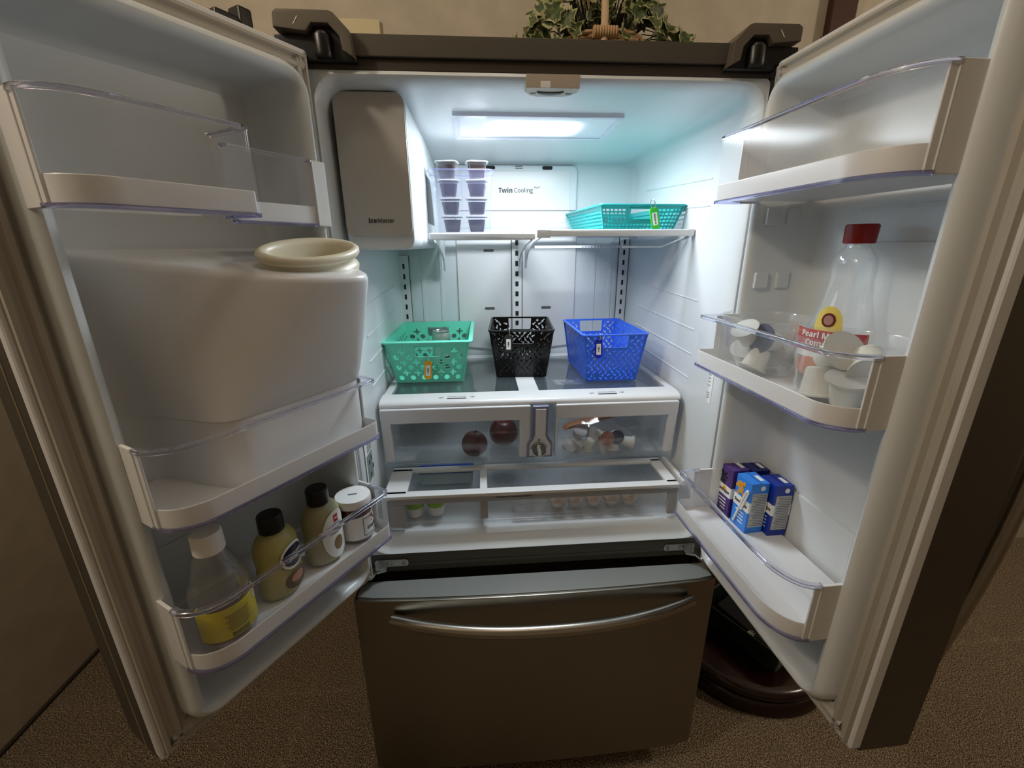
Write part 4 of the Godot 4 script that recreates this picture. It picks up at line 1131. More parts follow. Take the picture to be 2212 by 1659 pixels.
	obj("holder_shell", Geo.new().loft(ho), pane("holder_clear", Color(0.72, 0.75, 0.95), 0.06, 0.05, 0.5), H, "bluish clear shell", Transform3D(), 50)
	var hr := []
	for p in Geo.rr(0.166, 0.102, 0.016, 5): hr.append(Vector3(p.x, 0.151, p.y))
	hr.append(hr[0])
	obj("rim", Geo.new().tube(hr, 0.0016, 8), mats.clear_edge, H, "bluish rolled rim")
	var plum := mat("jelly_plum", Color(0.10, 0.04, 0.04), 0.25)
	var foil := mat("lid_foil", Color(0.82, 0.81, 0.82), 0.3, 0.25)
	var rows := ["lowest", "second from the bottom", "third from the bottom", "topmost"]
	for col in 2:
		for k in 4:
			var x: float = [-0.199, -0.128][col] - 0.0 + [0.004, 0.002, -0.002, -0.004][k] * (1 if col == 0 else -0.4)
			var zz := -0.312
			var cup := thing("dessert_cup", "dark dessert cup, %s in the column %s" % [rows[k], ["beside the ice maker", "nearer mid shelf"][col]], "dessert cup", T(x, 1.5345 + k * 0.0438, zz, deg_to_rad([3, -2, 4, -6][(k + col) % 4])), "dessert cups in the clear holder")
			for part in 2:
				var rr := []
				var kk := 0.0 if part == 0 else 0.0022
				for q in [[0.0385, 0.0 + kk], [0.0405, 0.002 + kk], [0.0495, 0.032 if part else 0.0385]]:
					var ring := PackedVector3Array()
					for p in Geo.rr(q[0] - kk * 2, q[0] - kk * 2, 0.008, 4): ring.append(Vector3(p.x, q[1], p.y))
					rr.append(ring)
				obj("cup" if part == 0 else "filling", Geo.new().loft(rr), mats.cup_clear if part == 0 else plum, cup, "" if part == 0 else "dark plum filling", Transform3D(), 50)
			var lr := []
			for q in [[0.056, 0.0385], [0.0585, 0.0392], [0.0585, 0.0405], [0.056, 0.0412]]:
				var ring := PackedVector3Array()
				for p in Geo.rr(q[0], q[0], 0.012, 2): ring.append(Vector3(p.x, q[1], p.y))
				lr.append(ring)
			obj("lid", Geo.new().loft(lr), foil, cup, "pale foil lid", Transform3D(), 25)

func drawer_things() -> void:
	# apples
	var apple_m := mat("apple_red", Color(1, 1, 1), 0.22)
	apple_m.albedo_texture = noise_tex(31, 0.02, Color(0.17, 0.01, 0.015), Color(0.36, 0.03, 0.03), 256, 4)
	apple_m.uv1_triplanar = true; apple_m.uv1_scale = Vector3(9, 3, 9)
	apple_m.clearcoat_enabled = true; apple_m.clearcoat = 0.5
	for k in 2:
		var A := thing("apple", ["smaller dark red apple in the crisper drawer, further from the dial", "larger dark red apple in the crisper drawer, beside the dial"][k], "apple", T([-0.155, -0.067][k], [0.9235, 0.9235][k], [-0.205, -0.27][k], k * 1.3), "apples in the crisper drawer")
		var R: float = [0.0375, 0.0435][k]
		var rs := []
		for i in 19:
			var a := PI * i / 18
			var pr := sin(a) * (1.0 + 0.10 * cos(a)) + 0.0
			var yy := -cos(a) * 1.0
			if i > 14: yy -= (i - 14) * 0.055
			if i < 3: yy += (3 - i) * 0.03
			var ring := PackedVector3Array()
			for j in 30:
				var b := TAU * j / 30
				var lob := 1.0 + 0.03 * cos(5 * b) * pow(absf(cos(a)), 1.5)
				ring.append(Vector3(cos(b) * pr * R * lob, (yy + 0.92) * R, sin(b) * pr * R * lob))
			rs.append(ring)
		obj("flesh", Geo.new().loft(rs), apple_m, A, "shiny red skin", Transform3D(), 70)
		obj("stem", Geo.new().tube([Vector3(0, R * 1.55, 0), Vector3(0.001, R * 1.8, 0.001), Vector3(0.005, R * 2.02, 0.003)], [0.0012, 0.0013, 0.0018], 8), mat("stem_brown", Color(0.2, 0.13, 0.07), 0.7), A)
	# creamer cups in a clear bag
	var bag := thing("plastic_bag", "crumpled clear bag of creamer cups in the crisper drawer", "plastic bag", T(0.205, 0.9245, -0.235))
	var nz := FastNoiseLite.new()
	nz.seed = 9; nz.frequency = 20.0
	var rs := []
	for i in 13:
		var a := PI * i / 12
		var ring := PackedVector3Array()
		for j in 28:
			var b := TAU * j / 28
			var d := Vector3(-cos(a), sin(a) * sin(b), sin(a) * cos(b))
			var n := 1.0 + 0.22 * nz.get_noise_3d(d.x * 0.12, d.y * 0.12, d.z * 0.12 + 3)
			var p := Vector3(d.x * 0.118, d.y * 0.045 + 0.045, d.z * 0.062) * n
			p.y *= clampf(1.0 - (p.x - 0.02) * 5.0, 0.3, 1.15)
			p.y = maxf(p.y, 0.001)
			ring.append(p)
		rs.append(ring)
	obj("film", Geo.new().loft(rs), mats.bag_film, bag, "clear wrinkled film", Transform3D(), 30)
	var br := Geo.new()
	br.prism(PackedVector2Array([Vector2(-0.075, 0.0), Vector2(0.0, 0.012), Vector2(0.07, 0.022), Vector2(0.088, 0.033), Vector2(0.06, 0.034), Vector2(0.0, 0.022), Vector2(-0.06, 0.012)]), -0.012, 0.012, T(0, 0, 0), 0.003)
	obj("wrapper", br, mat("wrapper_brown", Color(0.55, 0.34, 0.16), 0.5), bag, "long brown wrapper", E(Vector3(10, 8, 2), Vector3(-0.025, 0.069, 0.012)))
	var lids := [mat("lid_foil", Color(0.8, 0.8, 0.8), 0.3, 0.3), mat("lid_copper", Color(0.6, 0.36, 0.26), 0.3, 0.5), mat("lid_navy", Color(0.12, 0.13, 0.3), 0.35)]
	var spots := [[0.118, 0.0, -0.2, 60, 20, 0, 0], [0.148, 0.0, -0.2, 100, -20, 30, 0], [0.178, 0.004, -0.195, 200, 0, 10, 0], [0.218, 0.0, -0.2, 95, 30, 0, 0], [0.252, 0.0, -0.2, 180, 0, 0, 0], [0.2, 0.03, -0.205, 75, -10, 40, 0], [0.226, 0.024, -0.195, 80, 5, 0, 1], [0.258, 0.024, -0.2, 75, 60, 60, 2], [0.296, 0.004, -0.2, 110, 30, -50, 0], [0.15, 0.034, -0.21, 30, 60, 20, 0], [0.175, 0.036, -0.235, 120, 0, 20, 0]]
	var words := ["lying at the end beside the dial", "lying second from the dial end", "upside down in the middle of the bag", "lying low under the copper lid", "upside down under the dark blue lid", "tilted on the upper layer left of the copper lid", "with a copper-coloured lid facing out", "with a dark blue lid on the upper layer", "lying at the far end of the bag", "lying under the brown wrapper end", "half hidden behind the brown wrapper"]
	for k in spots.size():
		var q = spots[k]
		creamer(E(Vector3(q[3], q[4], q[5]), Vector3(q[0], 0.9425 + q[1], q[2])), "creamer cup in the clear bag, " + words[k], lids[q[6]], "creamer cups in the bag", 1.05)
	# pantry drawer: two green-lidded tubs, eggs, a blue-lidded container
	for k in 2:
		var x: float = [-0.318, -0.2625][k]
		var t := thing("snack_tub", ["small lime green lidded tub in the pantry drawer corner", "small lime green lidded tub nearer the pantry divider"][k], "tub", T(x, 0.8045, -0.095 - 0.003 * k, 0.6 * k), "lime lidded tubs")
		obj("cup", Geo.new().lathe([[0.0, 0.0], [0.017, 0.0], [0.02, 0.002], [0.0262, 0.044], [0.0262, 0.046], [0.0, 0.046]], 32), mats.plastic_white, t)
		obj("band", Geo.new().lathe([[0.0228, 0.022], [0.0266, 0.044], [0.0262, 0.0455], [0.022, 0.022]], 32), mat("lime", Color(0.5, 0.72, 0.1), 0.4), t, "lime green band")
		obj("lid", Geo.new().lathe([[0.0275, 0.0462], [0.0285, 0.047], [0.0285, 0.05], [0.0275, 0.051], [0.0, 0.0515]], 32), mats.lime, t, "lime green lid")
		obj("lid_mark", Geo.new().box(Vector3(-0.006, 0.0515, -0.004), Vector3(0.006, 0.052, 0.003), 0), mats.print_black, t)
	var carton := thing("egg_carton", "clear plastic egg carton in the pantry drawer", "egg carton", T(0.135, 0.8045, -0.115))
	var cg := Geo.new()
	cg.box(Vector3(-0.19, 0.0, -0.055), Vector3(0.19, 0.0015, 0.05), 0.0005)
	cg.box(Vector3(-0.19, 0.0, 0.048), Vector3(0.19, 0.03, 0.05), 0.0008)
	cg.box(Vector3(-0.19, 0.028, -0.055), Vector3(0.19, 0.0295, -0.05), 0.0005)
	for k in 7:
		cg.lathe([[0.016, 0.002], [0.021, 0.012], [0.0255, 0.027], [0.0265, 0.027], [0.022, 0.012], [0.017, 0.002]], 20, T(-0.165 + k * 0.0505, 0, 0.02))
	obj("tray", cg, mats.tub_clear, carton, "clear moulded tray")
	var lidg := Geo.new()
	for k in 7: lidg.lathe([[0.0255, 0.03], [0.0245, 0.05], [0.018, 0.062], [0.0, 0.064], [0.0, 0.063], [0.0175, 0.061], [0.0238, 0.05], [0.0248, 0.03]], 20, T(-0.165 + k * 0.0505, 0, 0.02))
	obj("lid", lidg, mats.tub_clear, carton, "clear domed lid")
	var egg_m := mat("egg_shell", Color(0.86, 0.78, 0.72), 0.5)
	for k in 5:
		var e := obj("egg", Geo.new().lathe([[0.0, 0.0], [0.008, 0.0012], [0.0155, 0.0065], [0.0205, 0.016], [0.0215, 0.024], [0.0195, 0.036], [0.0145, 0.047], [0.0085, 0.053], [0.0, 0.0555]], 24), egg_m, self, "", T(0.071 + k * 0.0505, 0.808, -0.095), 70)
		tag(e, "pale egg in the clear carton, %s from the pantry divider" % ["first", "second", "third", "fourth", "fifth"][k], "egg", "eggs in the carton")
	var box := thing("food_container", "frosted container with a blue lid at the back of the pantry drawer", "container", T(-0.245, 0.8045, -0.262))
	obj("body", Geo.new().box(Vector3(-0.08, 0, -0.021), Vector3(0.08, 0.039, 0.021), 0.008), mat("frosted", Color(0.78, 0.84, 0.85), 0.5), box)
	obj("lid", Geo.new().box(Vector3(-0.083, 0.038, -0.023), Vector3(0.083, 0.05, 0.023), 0.004), mat("lid_blue", Color(0.12, 0.32, 0.68), 0.4), box, "blue lid")

func tub(label: String, u: float, n: float, y: float, kind: int) -> void:
	var t := thing("deli_tub", label, "tub", on_door(1, u, y, n), "clear deli tubs")
	var pr := [[0.0, 0.0], [0.056, 0.0], [0.059, 0.003], [0.069, 0.085], [0.0715, 0.088], [0.073, 0.103], [0.0775, 0.1045], [0.0778, 0.107], [0.075, 0.1075], [0.0715, 0.104], [0.0705, 0.09], [0.068, 0.086], [0.0578, 0.004], [0.0, 0.0025]]
	obj("cup", Geo.new().lathe(pr, 48), mats.tub_clear, t, "clear ribbed cup", Transform3D(), 50)
	rng.seed = 40 + kind
	var spots: Array
	if kind == 0: spots = [[-0.022, 0.026, 0.016, 20, 1.3], [0.022, 0.027, 0.02, 160, 1.3], [0.0, 0.026, -0.026, 60, 1.3], [-0.026, 0.06, -0.008, 110, 1.3], [0.02, 0.064, 0.002, 75, 1.35], [-0.002, 0.07, 0.03, 35, 1.25]]
	else: spots = [[-0.022, 0.03, 0.018, 175, 1.5], [0.024, 0.03, 0.012, 15, 1.5], [0.0, 0.03, -0.026, 100, 1.45], [-0.02, 0.074, 0.004, 60, 1.5], [0.026, 0.072, -0.012, 120, 1.45]]
	var place := ["at the bottom facing the room", "at the bottom beside the bottle", "at the bottom against the door", "in the upper layer near the hinge", "in the upper layer near the door edge", "tilted on top"]
	for k in spots.size():
		var q = spots[k]
		creamer(on_door(1, u, y, n) * E(Vector3(q[3], rng.randf() * 180, rng.randf() * 30), Vector3(q[0], q[1], q[2])), "creamer cup in the %s, %s" % [["hinge side tub", "door edge tub"][kind], place[k]], mat("lid_print", Color(0.8, 0.8, 0.78), 0.35) if k != 4 - kind * 9 else mats.lid_navy, "creamer cups in the tubs", q[4])

func juice_box(label: String, u: float, n: float, ry: float, col: Color, key: String, fruit: Color, straw: bool, end_face: bool) -> void:
	var X := on_door(1, u, 0.8925, n, ry)
	var J := thing("juice_box", label, "juice box", X, "small juice boxes")
	var L := 0.0505
	var W := 0.0415
	var H := 0.124
	var m := mat(key, col, 0.35)
	var dk := mat(key + "_dark", col.darkened(0.25), 0.35)
	obj("carton", Geo.new().box(Vector3(-L / 2, 0, -W / 2), Vector3(L / 2, H, W / 2), 0.002), m, J)
	obj("top_seam", Geo.new().box(Vector3(-L / 2, H - 0.0005, -0.0012), Vector3(L / 2, H + 0.0012, 0.0012), 0.0005), dk, J)
	# white band round the middle, lettering on the wide food-side face (+z) and the end face (+x)
	obj("white_band", Geo.new().box(Vector3(-L / 2 - 0.0003, 0.052, -W / 2 - 0.0003), Vector3(L / 2 + 0.0003, 0.078, W / 2 + 0.0003), 0.001), mats.print_white, J)
	obj("lettering", text("SunRype", 0.042, true), mats.print_black, J, "", T(0, 0.0635, W / 2 + 0.0003))
	var sun := Geo.new().lathe([[0.0065, 0], [0.0065, 0.0003], [0, 0.0003]], 18, E(Vector3(90, 0, 0), Vector3(0.004, 0.0695, W / 2 + 0.0002)))
	obj("sun_mark", sun, mat("sun_gold", Color(0.93, 0.66, 0.1), 0.4), J)
	var fg := Geo.new()
	rng.seed = hash(key)
	for k in 22:
		var p := Vector2(-0.008 + rng.randfn(0, 0.007), 0.098 + rng.randfn(0, 0.009))
		p.x = clampf(p.x, -0.021, 0.02); p.y = clampf(p.y, 0.081, 0.119)
		fg.lathe([[0.004, 0], [0.0035, 0.0004 + 0.00003 * k], [0, 0.0006 + 0.00003 * k]], 12, E(Vector3(90, 0, 0), Vector3(p.x, p.y, W / 2)))
	obj("fruit_print", fg, mat(key + "_fruit", fruit, 0.4), J, "printed fruit")
	for k in 4: obj("print_line", Geo.new().box(Vector3(-0.014 + 0.004 * k, 0.042 - k * 0.008, W / 2), Vector3(0.014, 0.0445 - k * 0.008, W / 2 + 0.0004)), mats.print_white, J)
	if end_face:
		obj("facts_panel", Geo.new().box(Vector3(L / 2, 0.017, -W / 2 + 0.002), Vector3(L / 2 + 0.0005, 0.1, W / 2 - 0.005), 0.0002), mat("facts_grey", Color(0.72, 0.72, 0.71), 0.5), J, "pale nutrition panel")
		for k in 19:
			var z1 := W / 2 - 0.008 - 0.008 * rng.randf() * (1 if k % 3 else 0)
			obj("print_line", Geo.new().box(Vector3(L / 2 + 0.0004, 0.021 + k * 0.0041, -W / 2 + 0.004), Vector3(L / 2 + 0.0007, 0.0222 + k * 0.0041, z1)), mats.print_grey, J)
		obj("recycling_mark", Geo.new().lathe([[0.0055, 0], [0.0055, 0.0004], [0, 0.0004]], 18, E(Vector3(0, 0, -90), Vector3(L / 2, 0.112, -0.006))), mats.print_white, J)
	else:
		obj("bar_code", Geo.new().box(Vector3(L / 2, 0.053, -W / 2 + 0.006), Vector3(L / 2 + 0.0007, 0.077, W / 2 - 0.014), 0.0), mats.print_white, J)
		for k in 9: obj("bar", Geo.new().box(Vector3(L / 2 + 0.0006, 0.055, -W / 2 + 0.008 + k * 0.0022), Vector3(L / 2 + 0.0009, 0.075, -W / 2 + 0.0092 + k * 0.0022)), mats.print_black, J)
	obj("date_stamp", Geo.new().box(Vector3(-0.008, H, -W / 2 + 0.006), Vector3(0.014, H + 0.0004, -W / 2 + 0.015)), mats.print_white, J)
	if straw:
		var p := [Vector3(-0.012, 0.012, 0.0), Vector3(0.014, 0.098, 0.0), Vector3(0.0165, 0.103, 0.0), Vector3(0.0195, 0.1035, 0.0), Vector3(0.021, 0.1, 0.0), Vector3(0.0195, 0.094, 0.0), Vector3(0.0065, 0.052, 0.0)]
		var pp := []
		for v in p: pp.append(v + Vector3(0.0, 0, W / 2 + 0.0026))
		obj("straw", Geo.new().tube(pp, 0.0024, 10), mats.print_white, J, "white bent straw")

func squeeze(label: String, u: float, n: float, k: int) -> void:
	var Bt := thing("squeeze_bottle", label, "bottle", on_door(-1, u, 0.9045, n, deg_to_rad(18 if k == 0 else 12)), "squeeze bottles")
	var fill := mat("mustard", Color(0.70, 0.66, 0.40), 0.35) if k == 0 else mat("dressing", Color(0.62, 0.60, 0.44), 0.35)
	obj("body", Geo.new().lathe([[0.0, 0.0], [0.03, 0.0], [0.036, 0.004], [0.039, 0.014], [0.0385, 0.04], [0.036, 0.065], [0.0375, 0.085], [0.037, 0.1], [0.031, 0.113], [0.024, 0.119], [0.018, 0.122], [0.018, 0.127], [0.0, 0.127]], 40, Transform3D(), 1.08, 0.86), fill, Bt, "filled plastic bottle", Transform3D(), 60)
	obj("cap", Geo.new().lathe([[0.0, 0.124], [0.02, 0.124], [0.0208, 0.126], [0.0205, 0.152], [0.019, 0.155], [0.0, 0.1555]], 36), mats.black_plastic, Bt, "black ribbed cap")
	if k == 0:
		obj("label_oval", bend(sheet(0.056, 0.05, 0.0006, 16, 1, 0.0, true), 0.0402, 0.86), mats.print_white, Bt, "", T(0, 0.077, 0.0005))
		obj("label_oval", bend(sheet(0.047, 0.04, 0.0007, 16, 1, 0.0006, true), 0.0402, 0.86), mat("label_navy", Color(0.05, 0.06, 0.17), 0.4), Bt, "", T(0, 0.077, 0.0005))
		obj("lettering", bend(text("Compliments", 0.039, true, 0.0008), 0.0416, 0.86), mats.print_white, Bt, "", T(0, 0.08, 0.0005))
		obj("lettering", bend(text("mayonnaise type", 0.03, false, 0.0008), 0.0416, 0.86), mats.print_white, Bt, "", T(0, 0.07, 0.0005))
		obj("picture_label", bend(sheet(0.052, 0.036, 0.0006, 16, 1, 0.0, true), 0.0412, 0.86), mat("label_brown", Color(0.36, 0.24, 0.16), 0.45), Bt, "", T(0, 0.03, 0.0))
		obj("picture_label", bend(sheet(0.03, 0.016, 0.0007, 12, 1, 0.0006, true), 0.0412, 0.86), mat("label_bread", Color(0.72, 0.5, 0.38), 0.45), Bt, "", T(0, 0.032, 0.0))
	else:
		obj("label_oval", bend(sheet(0.066, 0.104, 0.0006, 20, 1, 0.0, true), 0.0402, 0.86), mats.print_white, Bt, "", T(0, 0.06, 0.0))
		obj("logo_square", bend(sheet(0.0105, 0.0155, 0.0006, 4, 1, 0.0006), 0.0402, 0.86), mat("logo_red", Color(0.68, 0.05, 0.06), 0.4), Bt, "", T(0, 0.095, 0.0))
		obj("lettering", bend(text("PC", 0.007, true, 0.0008), 0.0412, 0.86), mats.print_white, Bt, "", T(0, 0.0955, 0.0))
		for q in [["President's Choice", 0.022, 0.0835], ["le Choix du Président", 0.024, 0.079], ["Creamy Caesar", 0.034, 0.065]]:
			obj("lettering", bend(text(q[0], q[1], false, 0.0006), 0.0409, 0.86), mats.print_grey, Bt, "", T(0, q[2], 0.0))
		obj("picture_label", bend(sheet(0.022, 0.03, 0.0006, 12, 1, 0.0007, true), 0.0402, 0.86), mat("label_nut", Color(0.47, 0.36, 0.2), 0.45), Bt, "", T(0.0, 0.04, 0.0))

func door_things() -> void:
	var by := 1.2638
	tub("clear tub of white creamer cups beside the hinge side of the bin", 0.123, 0.032, by, 0)
	tub("clear tub of large white cups beside the free edge of the door", 0.317, 0.034, by, 1)
	# syrup bottle
	var S := thing("syrup_bottle", "nearly empty clear syrup bottle with a red cap", "bottle", on_door(1, 0.224, by, -0.03))
	var out := [[0.0, 0.0], [0.048, 0.0], [0.055, 0.006], [0.058, 0.03], [0.059, 0.07], [0.055, 0.1], [0.046, 0.13], [0.039, 0.155], [0.036, 0.18], [0.0365, 0.205], [0.034, 0.214], [0.024, 0.228], [0.0195, 0.232], [0.0195, 0.25]]
	var shell := out.duplicate(true)
	for i in range(out.size() - 1, -1, -1): shell.append([maxf(0.0, out[i][0] - 0.0012), out[i][1] + (0.0015 if i < 3 else 0.0)])
	obj("body", Geo.new().lathe(shell, 48, Transform3D(), 1.0, 0.72), mats.pet, S, "clear waisted bottle", Transform3D(), 60)
	obj("syrup", Geo.new().lathe([[0.0, 0.002], [0.046, 0.002], [0.053, 0.008], [0.056, 0.03], [0.0, 0.03]], 40, Transform3D(), 1.0, 0.72), mat("syrup_dark", Color(0.09, 0.04, 0.025), 0.15), S, "dark syrup left at the bottom")
	obj("cap", Geo.new().lathe([[0.0, 0.236], [0.0205, 0.236], [0.0215, 0.238], [0.0225, 0.262], [0.021, 0.265], [0.0, 0.2655]], 40), mat("cap_red", Color(0.55, 0.02, 0.04), 0.35), S, "red screw cap")
	var lb := T(0.0, 0, 0, deg_to_rad(24))
	obj("yellow_label", bend(sheet(0.042, 0.07, 0.0005, 14, 1, 0.0, true), 0.0545, 0.76), mat("label_yellow", Color(0.9, 0.82, 0.42), 0.4), S, "", lb * T(0, 0.105, 0.001))
	obj("badge", bend(sheet(0.021, 0.023, 0.0005, 12, 1, 0.0006, true), 0.0545, 0.76), mat("badge_maroon", Color(0.4, 0.1, 0.09), 0.4), S, "", lb * T(0, 0.117, 0.0012))
	obj("badge_picture", bend(sheet(0.014, 0.016, 0.0005, 12, 1, 0.0011, true), 0.0545, 0.76), mat("badge_pink", Color(0.66, 0.5, 0.46), 0.4), S, "", lb * T(0, 0.117, 0.0012))
	obj("red_label", bend(sheet(0.125, 0.034, 0.0006, 18), 0.0598, 0.74), mat("label_red", Color(0.7, 0.05, 0.05), 0.4), S, "", lb * T(0, 0.082, 0.0))
	obj("gold_line", bend(sheet(0.125, 0.0022, 0.0007, 18), 0.06, 0.74), mats.label_yellow, S, "", lb * T(0, 0.0655, 0.0))
	obj("lettering", bend(text("Pearl Milling", 0.082, true, 0.0009), 0.061, 0.74), mats.print_white, S, "", lb * T(0, 0.0895, 0.0))
	obj("lettering", bend(text("Company", 0.06, true, 0.0009), 0.061, 0.74), mats.print_white, S, "", lb * T(0, 0.0755, 0.0))
	obj("white_label", bend(sheet(0.125, 0.012, 0.0006, 18), 0.0598, 0.74), mats.print_white, S, "", lb * T(0, 0.058, 0.0))
	obj("pancake_picture", bend(sheet(0.1, 0.036, 0.0006, 18, 1, 0.0, true), 0.0598, 0.74), mat("label_orange", Color(0.78, 0.42, 0.14), 0.4), S, "", lb * T(-0.0, 0.036, 0.0))
	# juice boxes
	juice_box("purple juice box with printed grapes beside the refrigerator wall", 0.058, -0.004, 0.06, Color(0.31, 0.2, 0.46), "carton_purple", Color(0.08, 0.06, 0.13), false, false)
	juice_box("light blue juice box with a bent white straw on its side", 0.116, -0.0105, 0.02, Color(0.2, 0.52, 0.9), "carton_sky", Color(0.86, 0.6, 0.12), true, true)
	juice_box("dark blue juice box with the pale nutrition panel, against the door panel", 0.130, -0.0555, 0.0, Color(0.06, 0.19, 0.58), "carton_navy", Color(0.4, 0.12, 0.08), false, true)
	juice_box("dark blue juice box half hidden behind the other three", 0.064, -0.048, 0.02, Color(0.035, 0.11, 0.42), "carton_navy_dull", Color(0.3, 0.1, 0.08), false, false)
	# left door: jug, two squeeze bottles, jar
	var J := thing("juice_jug", "clear plastic jug with white cap and yellow label, amber juice at the bottom", "jug", on_door(-1, 0.345, 0.9045, 0.064, deg_to_rad(12)))
	var jo := [[0.0, 0.0], [0.034, 0.0], [0.0405, 0.006], [0.042, 0.018], [0.041, 0.022], [0.041, 0.078], [0.0425, 0.083], [0.0425, 0.09], [0.041, 0.1], [0.037, 0.111], [0.034, 0.117], [0.0348, 0.12], [0.032, 0.124], [0.0325, 0.128], [0.0298, 0.132], [0.0302, 0.136], [0.0276, 0.14], [0.028, 0.144], [0.0254, 0.148], [0.0245, 0.153], [0.021, 0.16], [0.019, 0.165], [0.019, 0.18]]
	var js := jo.duplicate(true)
	for i in range(jo.size() - 1, -1, -1): js.append([maxf(0.0, jo[i][0] - 0.0012), jo[i][1] + (0.0015 if i < 3 else 0.0)])
	obj("body", Geo.new().lathe(js, 48), mats.pet, J, "clear ribbed jug", Transform3D(), 50)
	obj("juice", Geo.new().lathe([[0.0, 0.002], [0.032, 0.002], [0.0385, 0.008], [0.0402, 0.018], [0.0394, 0.023], [0.0394, 0.03], [0.0, 0.03]], 40), pane("amber", Color(0.36, 0.19, 0.06), 0.72, 0.05), J, "amber juice")
	obj("cap", Geo.new().lathe([[0.0, 0.160], [0.0205, 0.160], [0.0215, 0.162], [0.021, 0.19], [0.019, 0.193], [0.0, 0.1935]], 36), mats.print_white, J, "white screw cap")
	var yl := mat("label_lemon", Color(0.78, 0.72, 0.06), 0.4)
	obj("label", bend(sheet(0.15, 0.055, 0.0006, 40), 0.0412), yl, J, "yellow wrap label", T(0, 0.0495, 0, 0.15))
	for k in 9: obj("print_line", bend(sheet(0.036 - 0.004 * (k % 3), 0.0012, 0.0004, 12), 0.0419), mat("print_olive", Color(0.42, 0.4, 0.12), 0.5), J, "", T(0, 0.064 - k * 0.0034, 0, -0.25))
	obj("bar_code", bend(sheet(0.026, 0.008, 0.0004, 12), 0.0419), mats.print_olive, J, "", T(0, 0.028, 0, -0.25))
	obj("flower_print", bend(sheet(0.026, 0.028, 0.0004, 12, 1, 0.0, true), 0.0419), mat("label_pale", Color(0.8, 0.74, 0.6), 0.4), J, "", T(0, 0.07, 0, 0.75))
	squeeze("yellow squeeze bottle with a black cap and a navy oval label", 0.242, 0.05, 0)
	squeeze("squeeze bottle with a black cap and a white label with red square", 0.146, 0.05, 1)
	var R := thing("preserve_jar", "jar with a white lid and a framed white label beside the hinge", "jar", on_door(-1, 0.070, 0.9045, 0.056, deg_to_rad(14)))
	obj("glass", Geo.new().lathe([[0.0, 0.0], [0.029, 0.0], [0.034, 0.004], [0.035, 0.012], [0.035, 0.072], [0.0335, 0.08], [0.032, 0.084], [0.0, 0.084]], 44), mat("preserve_brown", Color(0.28, 0.12, 0.06), 0.18), R, "brown preserve in the jar", Transform3D(), 60)
	obj("lid", Geo.new().lathe([[0.0, 0.082], [0.0355, 0.082], [0.0365, 0.084], [0.0365, 0.097], [0.035, 0.1], [0.031, 0.1005], [0.0, 0.1]], 44), mats.print_white, R, "white lid")
	obj("lid_print", Geo.new().box(Vector3(-0.002, 0.1, -0.009), Vector3(0.002, 0.1006, 0.009), 0, T(0, 0, 0, 0.5)), mats.print_grey, R)
	obj("label", bend(sheet(0.12, 0.052, 0.0005, 30), 0.0353), mats.print_white, R, "white paper label", T(0, 0.036, 0))
	var fr := Geo.new()
	fr.add(frame_arr(0.05, 0.042, 0.0012))
	obj("label_frame", bend(fr, 0.036), mats.print_black, R, "thin dark label frame", T(0, 0.036, 0, 0.15))
	obj("lettering", bend(text("STephs", 0.032, true, 0.0005), 0.036), mats.print_black, R, "", T(0, 0.03, 0, 0.15))
	var bl := Geo.new()
	rng.seed = 5
	for k in 14:
		var y := rng.randf() * 0.016
		bl.lathe([[0.0022, 0], [0.0018, 0.0004], [0, 0.0005]], 8, E(Vector3(90, 0, 0), Vector3((rng.randf() - 0.5) * 0.03 * (1.0 - y / 0.02), 0.04 + y, 0)))
	obj("berry_print", bend(bl, 0.0359), mat("berry_red", Color(0.55, 0.27, 0.2), 0.5), R, "", T(0, 0.0, 0, 0.15))

# a thin rectangular frame made of small quads, as mesh arrays
func frame_arr(w: float, h: float, t: float) -> Array:
	var g := Geo.new()
	for q in [[-w / 2, h / 2 - t, w / 2, h / 2], [-w / 2, -h / 2, w / 2, -h / 2 + t], [-w / 2, -h / 2, -w / 2 + t, h / 2], [w / 2 - t, -h / 2, w / 2, h / 2]]:
		var n := 10 if q[2] - q[0] > t * 2 else 1
		for i in n:
			g.box(Vector3(lerpf(q[0], q[2], float(i) / n), q[1], 0), Vector3(lerpf(q[0], q[2], float(i + 1) / n), q[3], 0.0004))
	return g.mesh().surface_get_arrays(0)

